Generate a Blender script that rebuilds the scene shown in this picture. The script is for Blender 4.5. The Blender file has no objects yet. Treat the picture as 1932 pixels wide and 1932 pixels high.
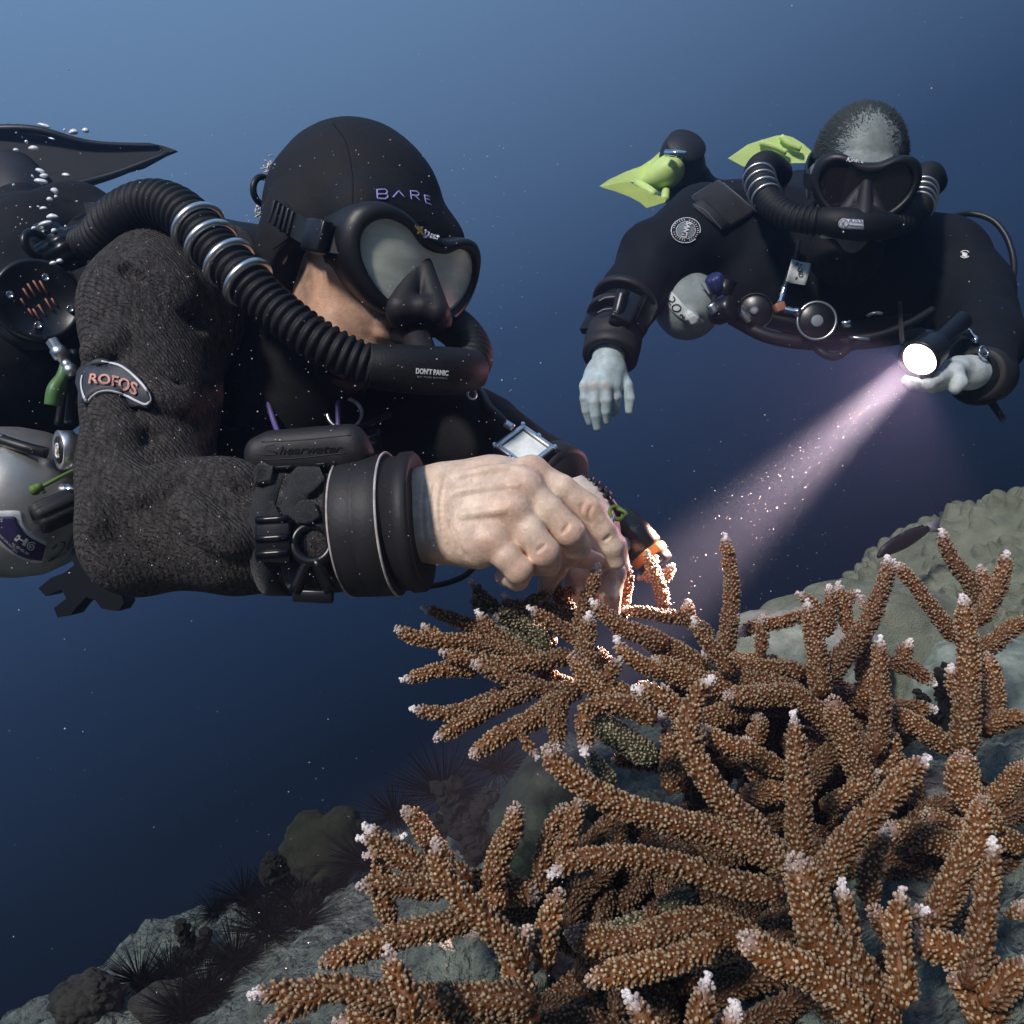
import bpy, bmesh, math, random
import numpy as np
from mathutils import Vector, Matrix
from mathutils.bvhtree import BVHTree
random.seed(7)
RNG = np.random.default_rng(11)
SC = bpy.context.scene
COL = SC.collection

# ------------------------------------------------------------------ camera, water light, sun, exposure
TAN = math.tan(math.radians(30))
cam_data = bpy.data.cameras.new('camera')
cam_data.sensor_width = 36
cam_data.angle = math.radians(60)
cam_data.clip_start = 0.01
cam_data.clip_end = 200
cam = bpy.data.objects.new('camera', cam_data)
cam.rotation_euler = (math.radians(90), 0, 0)
COL.objects.link(cam)
SC.camera = cam


def lin(c):
    return tuple(((x / 255) / 12.92 if x / 255 <= .04045 else ((x / 255 + .055) / 1.055) ** 2.4) for x in c)


world = bpy.data.worlds.new('World')
SC.world = world
world.use_nodes = True
wt = world.node_tree
wt.nodes.clear()
w_out = wt.nodes.new('ShaderNodeOutputWorld')
w_bg = wt.nodes.new('ShaderNodeBackground')
w_co = wt.nodes.new('ShaderNodeTexCoord')
w_dot = wt.nodes.new('ShaderNodeVectorMath')
w_dot.operation = 'DOT_PRODUCT'
w_dot.inputs[1].default_value = (-.42, 0, 1)
w_mr = wt.nodes.new('ShaderNodeMapRange')
w_mr.inputs['From Min'].default_value = -.6
w_mr.inputs['From Max'].default_value = 1.0
w_ramp = wt.nodes.new('ShaderNodeValToRGB')
stops = [(-.6, (2, 6, 10)), (-.3, (3, 9, 16)), (-.18, (6, 16, 27)), (.0, (26, 44, 70)), (.2, (50, 74, 108)), (.42, (72, 100, 142)),
         (.62, (92, 124, 170)), (1.0, (150, 190, 235))]
el = w_ramp.color_ramp.elements
for i, (s, c) in enumerate(stops):
    e = el[i] if i < 2 else el.new(0.5)
    e.position = (s + .6) / 1.6
    e.color = lin(c) + (1,)
w_bg.inputs['Strength'].default_value = 0.9
wt.links.new(w_co.outputs['Generated'], w_dot.inputs[0])
wt.links.new(w_dot.outputs['Value'], w_mr.inputs['Value'])
wt.links.new(w_mr.outputs['Result'], w_ramp.inputs['Fac'])
wt.links.new(w_ramp.outputs['Color'], w_bg.inputs['Color'])
wt.links.new(w_bg.outputs['Background'], w_out.inputs['Surface'])

sun_data = bpy.data.lights.new('sun', 'SUN')
sun_data.energy = 3.5
sun_data.angle = math.radians(6)
sun_data.color = (1.0, .93, .86)
sun = bpy.data.objects.new('sun', sun_data)
SUN_DIR = Vector((-.45, -.70, .56)).normalized()      # from the scene towards the sun, which stands in for camera-side strobes
sun.rotation_euler = SUN_DIR.to_track_quat('Z', 'Y').to_euler()
sun.location = (0, 0, 5)
COL.objects.link(sun)

SC.view_settings.view_transform = 'Standard'
SC.view_settings.look = 'None'
SC.view_settings.exposure = 0
SC.view_settings.gamma = 1
SC.cycles.use_denoising = True
SC.cycles.max_bounces = 6
SC.cycles.volume_bounces = 0
SC.cycles.sample_clamp_indirect = 4

# ------------------------------------------------------------------ small tools
KPX = TAN / 966.0


def P(u, v, d):
    """point seen at photo position (u, v) of a 1932 px square, d metres away along the view axis"""
    return np.array([(u - 966) * KPX * d, d, (966 - v) * KPX * d])


def PP(pts):
    return [P(*p) for p in pts]


WLOC = {}


def link(o, parent=None):
    COL.objects.link(o)
    if parent is not None:
        o.parent = parent
        pl = WLOC.get(parent.name, (0, 0, 0))
        o.matrix_parent_inverse = Matrix.Translation(Vector(pl)).inverted()
    return o


def thing(name, label, cat, loc, group=None):
    o = bpy.data.objects.new(name, None)
    o.empty_display_size = .02
    o.location = Vector(tuple(loc))
    COL.objects.link(o)
    WLOC[o.name] = tuple(loc)
    return tag(o, label, cat, group)


def tag(o, label, cat, group=None, kind=None):
    o['label'] = label
    o['category'] = cat
    if group:
        o['group'] = group
    if kind:
        o['kind'] = kind
    return o


def raw_mesh(name, V, F, smooth=True, cols=None, quads=None):
    me = bpy.data.meshes.new(name)
    V = np.asarray(V, dtype=np.float32)
    if isinstance(F, np.ndarray):
        n, k = F.shape
        me.vertices.add(len(V))
        me.vertices.foreach_set('co', V.ravel())
        me.loops.add(n * k)
        me.loops.foreach_set('vertex_index', F.astype(np.int32).ravel())
        me.polygons.add(n)
        me.polygons.foreach_set('loop_start', np.arange(0, n * k, k, dtype=np.int32))
        me.polygons.foreach_set('loop_total', np.full(n, k, dtype=np.int32))
        me.update(calc_edges=True)
    else:
        me.from_pydata(V.tolist(), [], F)
    me.polygons.foreach_set('use_smooth', np.full(len(me.polygons), smooth, dtype=bool))
    if cols is not None:
        a = me.color_attributes.new('col', 'FLOAT_COLOR', 'POINT')
        c = np.ones((len(V), 4), dtype=np.float32)
        c[:, :3] = cols
        a.data.foreach_set('color', c.ravel())
    me.validate()
    return me


def obj(name, VF, m, parent=None, smooth=True, cols=None):
    V, F = VF
    me = raw_mesh(name, V, F, smooth, cols)
    me.materials.append(m)
    o = bpy.data.objects.new(name, me)
    return link(o, parent)


def join(*parts):
    """concatenate (V, F) pairs, faces become lists"""
    Vs, Fs, off = [], [], 0
    for V, F in parts:
        V = np.asarray(V)
        Vs.append(V)
        for f in (F.tolist() if isinstance(F, np.ndarray) else F):
            Fs.append([i + off for i in f])
        off += len(V)
    return np.vstack(Vs), Fs


def bvh(VF):
    V, F = VF
    return BVHTree.FromPolygons(np.asarray(V).tolist(), F.tolist() if isinstance(F, np.ndarray) else F)


def unit(a):
    a = np.asarray(a, float)
    return a / (np.linalg.norm(a) + 1e-12)


def crom(pts, n):
    """Catmull-Rom resample of a list of vectors to n points"""
    p = np.asarray(pts, float)
    if len(p) == 2:
        t = np.linspace(0, 1, n)[:, None]
        return p[0] * (1 - t) + p[1] * t
    q = np.vstack([2 * p[0] - p[1], p, 2 * p[-1] - p[-2]])
    seg = np.linalg.norm(np.diff(p[:, :3], axis=0), axis=1)
    cum = np.concatenate([[0], np.cumsum(seg)])
    s = np.linspace(0, cum[-1], n)
    i = np.clip(np.searchsorted(cum, s, side='right') - 1, 0, len(p) - 2)
    t = ((s - cum[i]) / np.maximum(seg[i], 1e-9))[:, None]
    a, b, c, d = q[i], q[i + 1], q[i + 2], q[i + 3]
    return .5 * ((2 * b) + (c - a) * t + (2 * a - 5 * b + 4 * c - d) * t ** 2 + (3 * b - a - 3 * c + d) * t ** 3)


def frames(c):
    """tangent, normal, binormal by parallel transport"""
    n = len(c)
    T = np.gradient(c, axis=0)
    T /= np.linalg.norm(T, axis=1)[:, None] + 1e-12
    ref = np.array([0, 0, 1.]) if abs(T[0][2]) < .9 else np.array([1., 0, 0])
    N = np.zeros((n, 3))
    N[0] = unit(np.cross(T[0], ref))
    for k in range(1, n):
        v = N[k - 1] - T[k] * np.dot(N[k - 1], T[k])
        N[k] = unit(v)
    return T, N, np.cross(T, N)


def sweep(c, r, seg=16, cap=True, flat=None, up=None):
    """tube along centre line c with radius r (scalar or array); flat=(a,b) gives an elliptical section"""
    c = np.asarray(c, float)
    n = len(c)
    r = np.broadcast_to(np.asarray(r, float), (n,))
    T, N, B = frames(c)
    if up is not None:
        B = np.array([unit(np.asarray(up) - t * np.dot(up, t)) for t in T])
        N = np.cross(B, T)
    a = np.linspace(0, 2 * np.pi, seg, endpoint=False)
    fa, fb = flat if flat else (1, 1)
    ring = (np.cos(a)[None, :, None] * N[:, None, :] * fa + np.sin(a)[None, :, None] * B[:, None, :] * fb)
    V = (c[:, None, :] + ring * r[:, None, None]).reshape(-1, 3)
    i = np.arange(n - 1)[:, None] * seg
    j = np.arange(seg)[None, :]
    j2 = (j + 1) % seg
    F = np.stack([i + j, i + j2, i + seg + j2, i + seg + j], -1).reshape(-1, 4).tolist()
    if cap:
        V = np.vstack([V, c[0], c[-1]])
        k = n * seg
        for q in range(seg):
            F.append([k, (q + 1) % seg, q])
            F.append([k + 1, (n - 1) * seg + q, (n - 1) * seg + (q + 1) % seg])
    return V, F


def tube(pts, r, n=40, seg=12, **k):
    """pts: world points; r scalar or list matching pts"""
    p = np.asarray(pts, float)
    if np.ndim(r) == 0:
        c = crom(p, n)
        return sweep(c, r, seg, **k)
    q = crom(np.hstack([p, np.asarray(r, float)[:, None]]), n)
    return sweep(q[:, :3], q[:, 3], seg, **k)


def lathe(prof, c, axis, seg=32, lobes=None):
    """prof: list of (height along axis, radius); lobes=(n, depth) makes a fluted knob"""
    ax = unit(axis)
    ref = np.array([0, 0, 1.]) if abs(ax[2]) < .9 else np.array([1., 0, 0])
    x = unit(np.cross(ref, ax))
    y = np.cross(ax, x)
    a = np.linspace(0, 2 * np.pi, seg, endpoint=False)
    V, F = [], []
    for h, r in prof:
        rr = np.full(seg, r)
        if lobes and r > 1e-6:
            rr = rr * (1 - lobes[1] * (.5 + .5 * np.cos(a * lobes[0])) ** 3)
        V.append(np.asarray(c) + ax * h + (np.cos(a) * rr)[:, None] * x + (np.sin(a) * rr)[:, None] * y)
    n = len(prof)
    V = np.vstack(V)
    for i in range(n - 1):
        for j in range(seg):
            j2 = (j + 1) % seg
            F.append([i * seg + j, i * seg + j2, (i + 1) * seg + j2, (i + 1) * seg + j])
    F.append(list(range(seg))[::-1])
    F.append([(n - 1) * seg + j for j in range(seg)])
    return V, F


def torus(c, axis, R, r, seg=40, s2=10):
    ax = unit(axis)
    ref = np.array([0, 0, 1.]) if abs(ax[2]) < .9 else np.array([1., 0, 0])
    x = unit(np.cross(ref, ax))
    y = np.cross(ax, x)
    V, F = [], []
    for i in range(seg):
        a = 2 * math.pi * i / seg
        d = math.cos(a) * x + math.sin(a) * y
        for j in range(s2):
            b = 2 * math.pi * j / s2
            V.append(np.asarray(c) + d * (R + r * math.cos(b)) + ax * r * math.sin(b))
    for i in range(seg):
        for j in range(s2):
            F.append([i * s2 + j, ((i + 1) % seg) * s2 + j, ((i + 1) % seg) * s2 + (j + 1) % s2, i * s2 + (j + 1) % s2])
    return np.array(V), F


def rbox(c, ax, ay, az, hx, hy, hz, bev=.002, seg=2):
    """box with rounded edges; ax, ay, az unit axes"""
    bm = bmesh.new()
    bmesh.ops.create_cube(bm, size=2)
    for v in bm.verts:
        v.co = Vector((v.co.x * hx, v.co.y * hy, v.co.z * hz))
    if bev:
        bmesh.ops.bevel(bm, geom=bm.edges[:], offset=bev, segments=seg, affect='EDGES', profile=.5)
    M = np.array([unit(ax), unit(ay), unit(az)])
    V = np.array([v.co[:] for v in bm.verts]) @ M + np.asarray(c)
    bm.verts.index_update()
    F = [[v.index for v in f.verts] for f in bm.faces]
    bm.free()
    return V, F


def ball(c, r, seg=16, rings=10, sc=(1, 1, 1)):
    prof = [(-math.cos(math.pi * i / rings), max(math.sin(math.pi * i / rings), 1e-4)) for i in range(rings + 1)]
    V, F = lathe(prof, (0, 0, 0), (0, 0, 1), seg)
    return V * np.array(sc) * r + np.asarray(c), F


def plate(pts, thick, n=None, bev=.0):
    """solid slab from a closed outline of world points; thickness along n"""
    p = np.asarray(pts, float)
    if n is None:
        c = p.mean(0)
        n = np.zeros(3)
        for i in range(len(p)):
            n += np.cross(p[i] - c, p[(i + 1) % len(p)] - c)
    n = unit(n)
    k = len(p)
    V = np.vstack([p + n * thick / 2, p - n * thick / 2])
    F = [list(range(k)), [k + i for i in range(k)][::-1]]
    for i in range(k):
        j = (i + 1) % k
        F.append([i, k + i, k + j, j])
    return V, F


def smooth_closed(pts, n):
    p = list(pts)
    k = len(p)
    q = np.asarray(p + p + p, float)
    c = crom(q, n * 3)
    return c[n:2 * n]


# ------------------------------------------------------------------ signed distance modelling
class SDF:
    def __init__(s, lo, hi, h):
        s.lo = np.asarray(lo, float)
        s.h = h
        s.n = np.ceil((np.asarray(hi) - s.lo) / h).astype(int) + 1
        s.g = np.full(s.n, .05, dtype=np.float32)
        s.ax = [s.lo[i] + h * np.arange(s.n[i]) for i in range(3)]

    def _reg(s, lo, hi):
        sl = []
        for i in range(3):
            a = int(np.clip(math.floor((lo[i] - s.lo[i]) / s.h), 0, s.n[i]))
            b = int(np.clip(math.ceil((hi[i] - s.lo[i]) / s.h) + 1, 0, s.n[i]))
            sl.append(slice(a, b))
        X = s.ax[0][sl[0]][:, None, None]
        Y = s.ax[1][sl[1]][None, :, None]
        Z = s.ax[2][sl[2]][None, None, :]
        return tuple(sl), X, Y, Z

    def _mix(s, sl, d, k, mode):
        g = s.g[sl]
        if g.size == 0:
            return
        d = d.astype(np.float32)
        if mode == 'sub':
            d = -d
            if k > 0:
                hh = np.clip(.5 - .5 * (d - g) / k * -1, 0, 1)
                hh = np.clip(.5 + .5 * (d - g) / k, 0, 1)
                s.g[sl] = g * (1 - hh) + d * hh + k * hh * (1 - hh)
            else:
                s.g[sl] = np.maximum(g, d)
        else:
            if k > 0:
                hh = np.clip(.5 + .5 * (g - d) / k, 0, 1)
                s.g[sl] = g * (1 - hh) + d * hh - k * hh * (1 - hh)
            else:
                s.g[sl] = np.minimum(g, d)

    def cap(s, a, b, ra, rb, k=.01, mode='add'):
        a, b = np.asarray(a, float), np.asarray(b, float)
        m = max(ra, rb) + k * 1.5 + 3 * s.h
        sl, X, Y, Z = s._reg(np.minimum(a, b) - m, np.maximum(a, b) + m)
        ba = b - a
        L = float(ba @ ba) + 1e-12
        t = np.clip(((X - a[0]) * ba[0] + (Y - a[1]) * ba[1] + (Z - a[2]) * ba[2]) / L, 0, 1)
        d = np.sqrt((X - a[0] - t * ba[0]) ** 2 + (Y - a[1] - t * ba[1]) ** 2 + (Z - a[2] - t * ba[2]) ** 2) - (ra + (rb - ra) * t)
        s._mix(sl, d, k, mode)

    def chain(s, pts, rad, k=.01, k0=None, mode='add'):
        for i in range(len(pts) - 1):
            s.cap(pts[i], pts[i + 1], rad[i], rad[i + 1], (k0 if (i == 0 and k0 is not None) else k), mode)

    def ell(s, c, r, k=.01, mode='add', R=None):
        c, r = np.asarray(c, float), np.asarray(r, float)
        m = r.max() + k * 1.5 + 3 * s.h
        sl, X, Y, Z = s._reg(c - m, c + m)
        dx, dy, dz = X - c[0], Y - c[1], Z - c[2]
        if R is not None:
            e = np.asarray(R)
            dx, dy, dz = (dx * e[0][0] + dy * e[0][1] + dz * e[0][2], dx * e[1][0] + dy * e[1][1] + dz * e[1][2],
                          dx * e[2][0] + dy * e[2][1] + dz * e[2][2])
        k0 = np.sqrt((dx / r[0]) ** 2 + (dy / r[1]) ** 2 + (dz / r[2]) ** 2)
        k1 = np.sqrt((dx / r[0] ** 2) ** 2 + (dy / r[1] ** 2) ** 2 + (dz / r[2] ** 2) ** 2) + 1e-9
        s._mix(sl, k0 * (k0 - 1) / k1, k, mode)

    def mesh(s, smooth_it=1, keep=True):
        g = s.g
        ins = g < 0
        c8 = [ins[i:i + g.shape[0] - 1 or None, j:j + g.shape[1] - 1 or None, k:k + g.shape[2] - 1 or None]
              for i in (0, 1) for j in (0, 1) for k in (0, 1)]
        c8 = [ins[i:ins.shape[0] - 1 + i, j:ins.shape[1] - 1 + j, k:ins.shape[2] - 1 + k] for i in (0, 1) for j in (0, 1) for k in (0, 1)]
        cnt = sum(c.astype(np.int8) for c in c8)
        act = (cnt > 0) & (cnt < 8)
        idx = np.argwhere(act)
        vid = np.full(act.shape, -1, dtype=np.int32)
        vid[act] = np.arange(len(idx))
        vals = np.stack([g[idx[:, 0] + i, idx[:, 1] + j, idx[:, 2] + k] for i in (0, 1) for j in (0, 1) for k in (0, 1)], 1)
        off = np.array([(i, j, k) for i in (0, 1) for j in (0, 1) for k in (0, 1)], float)
        acc = np.zeros((len(idx), 3))
        num = np.zeros(len(idx))
        for a in range(8):
            for b in range(a + 1, 8):
                if np.abs(off[a] - off[b]).sum() == 1:
                    va, vb = vals[:, a], vals[:, b]
                    cr = (va < 0) != (vb < 0)
                    t = np.where(cr, va / np.where(cr, va - vb, 1), 0)
                    acc += np.where(cr[:, None], off[a] + (off[b] - off[a]) * t[:, None], 0)
                    num += cr
        V = s.lo + (idx + acc / num[:, None]) * s.h
        F = []
        for ax in range(3):
            o1, o2 = [(1, 2), (2, 0), (0, 1)][ax]
            sA = [slice(None)] * 3
            sB = [slice(None)] * 3
            sA[ax] = slice(0, -1)
            sB[ax] = slice(1, None)
            e = ins[tuple(sA)] != ins[tuple(sB)]
            p = np.argwhere(e)
            ok = (p[:, o1] > 0) & (p[:, o2] > 0) & (p[:, o1] < g.shape[o1] - 1) & (p[:, o2] < g.shape[o2] - 1)
            p = p[ok]
            q = []
            for d1, d2 in ((0, 0), (1, 0), (1, 1), (0, 1)):
                r = p.copy()
                r[:, o1] -= d1
                r[:, o2] -= d2
                q.append(vid[r[:, 0], r[:, 1], r[:, 2]])
            q = np.stack(q, 1)
            inside_first = ins[p[:, 0], p[:, 1], p[:, 2]]
            q[~inside_first] = q[~inside_first][:, ::-1]
            F.append(q)
        F = np.vstack(F)
        F = F[(F >= 0).all(1)]
        if keep:                       # drop stray crumbs, keep the main body
            lab = np.arange(len(V))
            for _ in range(400):
                old = lab.copy()
                np.minimum.at(lab, F.ravel(), np.repeat(lab[F].min(1), 4))
                lab = lab[lab]
                if (lab == old).all():
                    break
            big = np.bincount(lab).argmax()
            F = F[lab[F[:, 0]] == big]
            used = np.unique(F)
            mp = np.full(len(V), -1)
            mp[used] = np.arange(len(used))
            V, F = V[used], mp[F]
        for _ in range(smooth_it):
            S = np.zeros_like(V)
            n = np.zeros(len(V))
            for a in range(4):
                b = (a + 1) % 4
                np.add.at(S, F[:, a], V[F[:, b]])
                np.add.at(S, F[:, b], V[F[:, a]])
                np.add.at(n, F[:, a], 1)
                np.add.at(n, F[:, b], 1)
            V = V * .5 + S / np.maximum(n, 1)[:, None] * .5
        return V, F


def vnoise(p, seed=0):
    """smooth value noise in -1..1, p (n,3)"""
    i = np.floor(p).astype(np.int64)
    f = p - i
    f = f * f * (3 - 2 * f)

    def hsh(a, b, c):
        h = (a * 374761393 + b * 668265263 + c * 2147483647 + seed * 974634777) & 0xffffffff
        h = ((h ^ (h >> 13)) * 1274126177) & 0xffffffff
        return ((h ^ (h >> 16)) & 0xffff) / 32767.5 - 1
    r = 0
    for dx in (0, 1):
        for dy in (0, 1):
            for dz in (0, 1):
                w = (f[:, 0] if dx else 1 - f[:, 0]) * (f[:, 1] if dy else 1 - f[:, 1]) * (f[:, 2] if dz else 1 - f[:, 2])
                r = r + w * hsh(i[:, 0] + dx, i[:, 1] + dy, i[:, 2] + dz)
    return r


def fbm(p, octv=4, seed=0):
    r, a = 0, 1.0
    for o in range(octv):
        r = r + a * vnoise(p * 2 ** o, seed + o)
        a *= .5
    return r / 1.9


def vnormals(V, F):
    N = np.zeros_like(V)
    if isinstance(F, np.ndarray):
        n = np.cross(V[F[:, 2]] - V[F[:, 0]], V[F[:, 3 if F.shape[1] == 4 else 1]] - V[F[:, 1]])
        for k in range(F.shape[1]):
            np.add.at(N, F[:, k], n)
    return N / (np.linalg.norm(N, axis=1)[:, None] + 1e-12)


# ------------------------------------------------------------------ things laid onto a surface
def onto(b, u, v, off, dep=1.0):
    """drop a photo position onto surface b; returns a point lifted off by off"""
    d = Vector(P(u, v, 1.0)).normalized()
    hit, n, _, _ = b.ray_cast(Vector((0, 0, 0)), d)
    if hit is None:
        hit, n, _, _ = b.find_nearest(Vector(P(u, v, dep)))
    if n.dot(d) > 0:
        n = -n
    return np.array(hit + n * off), np.array(n)


def lay_grid(b, top, bot, n=24, m=8, off=.002, thick=.002, dep=1.0):
    """patch between two curves in photo positions laid on b, with thickness"""
    t, bo = crom(np.asarray(top, float), n), crom(np.asarray(bot, float), n)
    V, U = [], []
    for i in range(n):
        for j in range(m):
            w = j / (m - 1)
            q = t[i] * (1 - w) + bo[i] * w
            p, nn = onto(b, q[0], q[1], off + thick, dep)
            p2, _ = onto(b, q[0], q[1], off * 0 - .001, dep)
            V.append(p)
            U.append(p2)
    F = []
    for i in range(n - 1):
        for j in range(m - 1):
            F.append([i * m + j, i * m + j + 1, (i + 1) * m + j + 1, (i + 1) * m + j])
    k = n * m
    bd = [i * m for i in range(n)] + [(n - 1) * m + j for j in range(1, m)] + [i * m + m - 1 for i in range(n - 2, -1, -1)] + [j for j in range(m - 2, 0, -1)]
    W = V + [U[i] for i in bd]
    for a in range(len(bd)):
        c = (a + 1) % len(bd)
        F.append([bd[a], bd[c], k + c, k + a])
    return np.array(W), F


def lay_line(b, pts, w, off=.001, n=30, dep=1.0, flat=.35, straight=False):
    """raised line (stitching, piping, pen stroke) over b; w in photo px"""
    q = np.asarray(pts, float)
    if not straight:
        q = crom(q, n)
    else:
        q = np.vstack([q[i] * (1 - t) + q[i + 1] * t for i in range(len(q) - 1) for t in np.linspace(0, 1, 5)[:-1]] + [q[-1]])
    c, rr, N = [], [], []
    for u, v in q:
        p, nn = onto(b, u, v, off, dep)
        c.append(p)
        N.append(nn)
        rr.append(w * .5 * KPX * p[1])
    c = np.array(c)
    T = np.gradient(c, axis=0)
    V, F = [], []
    for p, nn, t, r in zip(c, N, T, rr):
        s = unit(np.cross(t, nn))
        for a in range(6):
            an = a * math.pi / 3
            V.append(p + s * r * math.cos(an) + np.asarray(nn) * r * flat * math.sin(an))
    for i in range(len(c) - 1):
        for a in range(6):
            F.append([i * 6 + a, i * 6 + (a + 1) % 6, (i + 1) * 6 + (a + 1) % 6, (i + 1) * 6 + a])
    F.append(list(range(6))[::-1])
    F.append([len(V) - 6 + a for a in range(6)])
    return np.array(V), F


def text_vf(s, ext=.0, shear=0, bold=0.0):
    cu = bpy.data.curves.new('lettering', 'FONT')
    cu.body = s
    cu.extrude = ext
    cu.shear = shear
    cu.offset = bold
    cu.resolution_u = 3
    o = bpy.data.objects.new('lettering', cu)
    COL.objects.link(o)
    dg = bpy.context.evaluated_depsgraph_get()
    dg.update()
    me = bpy.data.meshes.new_from_object(o.evaluated_get(dg))
    V = np.array([v.co[:] for v in me.vertices])
    F = [list(p.vertices) for p in me.polygons]
    bpy.data.objects.remove(o)
    bpy.data.curves.remove(cu)
    bpy.data.meshes.remove(me)
    return V, F


def lay_text(b, s, quad, off=.0015, dep=1.0, ext=.06, shear=0, bold=.0, arc=0):
    """lettering laid on b inside photo quad TL, TR, BR, BL"""
    V, F = text_vf(s, ext, shear, bold)
    lo, hi = V.min(0), V.max(0)
    x = (V[:, 0] - lo[0]) / (hi[0] - lo[0])
    y = (V[:, 1] - lo[1]) / (hi[1] - lo[1])
    z = (V[:, 2] - lo[2]) / max(hi[2] - lo[2], 1e-9)
    tl, tr, br, bl = [np.asarray(q, float) for q in quad]
    q = (tl * (1 - x)[:, None] + tr * x[:, None]) * y[:, None] + (bl * (1 - x)[:, None] + br * x[:, None]) * (1 - y)[:, None]
    if arc:
        h = np.linalg.norm(tl - bl)
        q[:, 1] += arc * h * ((2 * x - 1) ** 2)
    out = [onto(b, a[0], a[1], off * (.3 + .7 * zz), dep)[0] for a, zz in zip(q, z)]
    return np.array(out), F


# ------------------------------------------------------------------ materials
MATS = {}


def mat(name, col, rough=.6, metal=0.0, bump=None, var=None, spec=.5, attr=False, sss=0, emit=None, sheen=0, stretch=None, coat=0, twill=None):
    m = bpy.data.materials.new(name)
    m.use_nodes = True
    t = m.node_tree
    b = t.nodes['Principled BSDF']
    b.inputs['Base Color'].default_value = tuple(col) + (1,)
    b.inputs['Roughness'].default_value = rough
    b.inputs['Metallic'].default_value = metal
    b.inputs['Specular IOR Level'].default_value = spec
    b.inputs['Coat Weight'].default_value = coat
    if sheen:
        b.inputs['Sheen Weight'].default_value = sheen
        b.inputs['Sheen Roughness'].default_value = .4
    if sss:
        b.inputs['Subsurface Weight'].default_value = sss
        b.inputs['Subsurface Radius'].default_value = (.008, .003, .0015)
        b.inputs['Subsurface Scale'].default_value = 1
    tc = t.nodes.new('ShaderNodeTexCoord')
    src = tc.outputs['Object']
    if stretch:
        mp = t.nodes.new('ShaderNodeMapping')
        mp.inputs['Rotation'].default_value = stretch[1]
        mp.inputs['Scale'].default_value = stretch[0]
        t.links.new(src, mp.inputs['Vector'])
        src = mp.outputs['Vector']
    base = None
    if attr:
        a = t.nodes.new('ShaderNodeAttribute')
        a.attribute_name = 'col'
        base = a.outputs['Color']
    if var:
        nz = t.nodes.new('ShaderNodeTexNoise')
        nz.inputs['Scale'].default_value = var[0]
        nz.inputs['Detail'].default_value = 6
        nz.inputs['Roughness'].default_value = .65
        t.links.new(src, nz.inputs['Vector'])
        mr = t.nodes.new('ShaderNodeMapRange')
        mr.inputs['From Min'].default_value = .3
        mr.inputs['From Max'].default_value = .7
        mx = t.nodes.new('ShaderNodeMix')
        mx.data_type = 'RGBA'
        t.links.new(nz.outputs['Fac'], mr.inputs['Value'])
        if len(var) == 3 and not attr:
            mx.inputs['A'].default_value = tuple(col) + (1,)
            mx.inputs['B'].default_value = tuple(var[2]) + (1,)
            mr.inputs['To Max'].default_value = var[1]
        else:
            mx.blend_type = 'MULTIPLY'
            mx.inputs['Factor'].default_value = 1
            mr.inputs['To Min'].default_value = 1 - var[1]
            mr.inputs['To Max'].default_value = 1 + var[1]
            if base is not None:
                t.links.new(base, mx.inputs['A'])
            else:
                mx.inputs['A'].default_value = tuple(col) + (1,)
        if mx.blend_type == 'MULTIPLY':
            t.links.new(mr.outputs['Result'], mx.inputs['B'])
        else:
            t.links.new(mr.outputs['Result'], mx.inputs['Factor'])
        base = mx.outputs['Result']
    if base is not None:
        t.links.new(base, b.inputs['Base Color'])
    if bump:
        nz = t.nodes.new('ShaderNodeTexNoise')
        nz.inputs['Scale'].default_value = bump[0]
        nz.inputs['Detail'].default_value = 4
        t.links.new(src, nz.inputs['Vector'])
        bp = t.nodes.new('ShaderNodeBump')
        bp.inputs['Strength'].default_value = bump[1]
        bp.inputs['Distance'].default_value = bump[2]
        t.links.new(nz.outputs['Fac'], bp.inputs['Height'])
        t.links.new(bp.outputs['Normal'], b.inputs['Normal'])
    if twill:
        wv = t.nodes.new('ShaderNodeTexWave')
        wv.inputs['Scale'].default_value = twill[0]
        wv.inputs['Distortion'].default_value = 5
        wv.inputs['Detail'].default_value = 3
        wv.inputs['Detail Scale'].default_value = 2.2
        wv.bands_direction = 'DIAGONAL'
        t.links.new(tc.outputs['Object'], wv.inputs['Vector'])
        bp = t.nodes.new('ShaderNodeBump')
        bp.inputs['Strength'].default_value = twill[1]
        bp.inputs['Distance'].default_value = twill[2]
        t.links.new(wv.outputs['Fac'], bp.inputs['Height'])
        t.links.new(bp.outputs['Normal'], b.inputs['Normal'])
    if emit:
        b.inputs['Emission Color'].default_value = tuple(emit[0]) + (1,)
        b.inputs['Emission Strength'].default_value = emit[1]
    MATS[name] = m
    return m


mat('coral', (.3, .15, .07), .5, attr=True, var=(150, .4), bump=(700, .8, .0009), spec=.45)
mat('rock', (.028, .037, .034), .9, var=(30, .9, (.21, .245, .21)), bump=(75, 1.0, .03))
mat('porites', (.12, .135, .095), .85, var=(22, .85, (.26, .28, .21)), bump=(420, .8, .004))
mat('pale_crust', (.09, .115, .095), .9, var=(34, .9, (.33, .38, .33)), bump=(80, .8, .006))
mat('olive_sponge', (.015, .018, .009), .95, var=(30, .5), bump=(300, .8, .003))
mat('green_lobe', (.012, .024, .015), .7, var=(25, .5), bump=(120, .6, .004))
mat('brown_lump', (.026, .024, .019), .95, var=(30, .6), bump=(90, 1, .008))
mat('urchin', (.0022, .0022, .0032), .75, spec=.12)
mat('urchin_eye', (.8, .85, .9), .3)
mat('cup_coral', (.003, .004, .0035), .9, bump=(200, .6, .003))
mat('fish', (.016, .012, .015), .5, var=(40, .4))
mat('fish_tail', (.16, .15, .17), .5)
mat('particle', (.75, .72, .70), .8)
mat('bubble', (.95, .96, 1.0), .12, spec=1)
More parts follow.
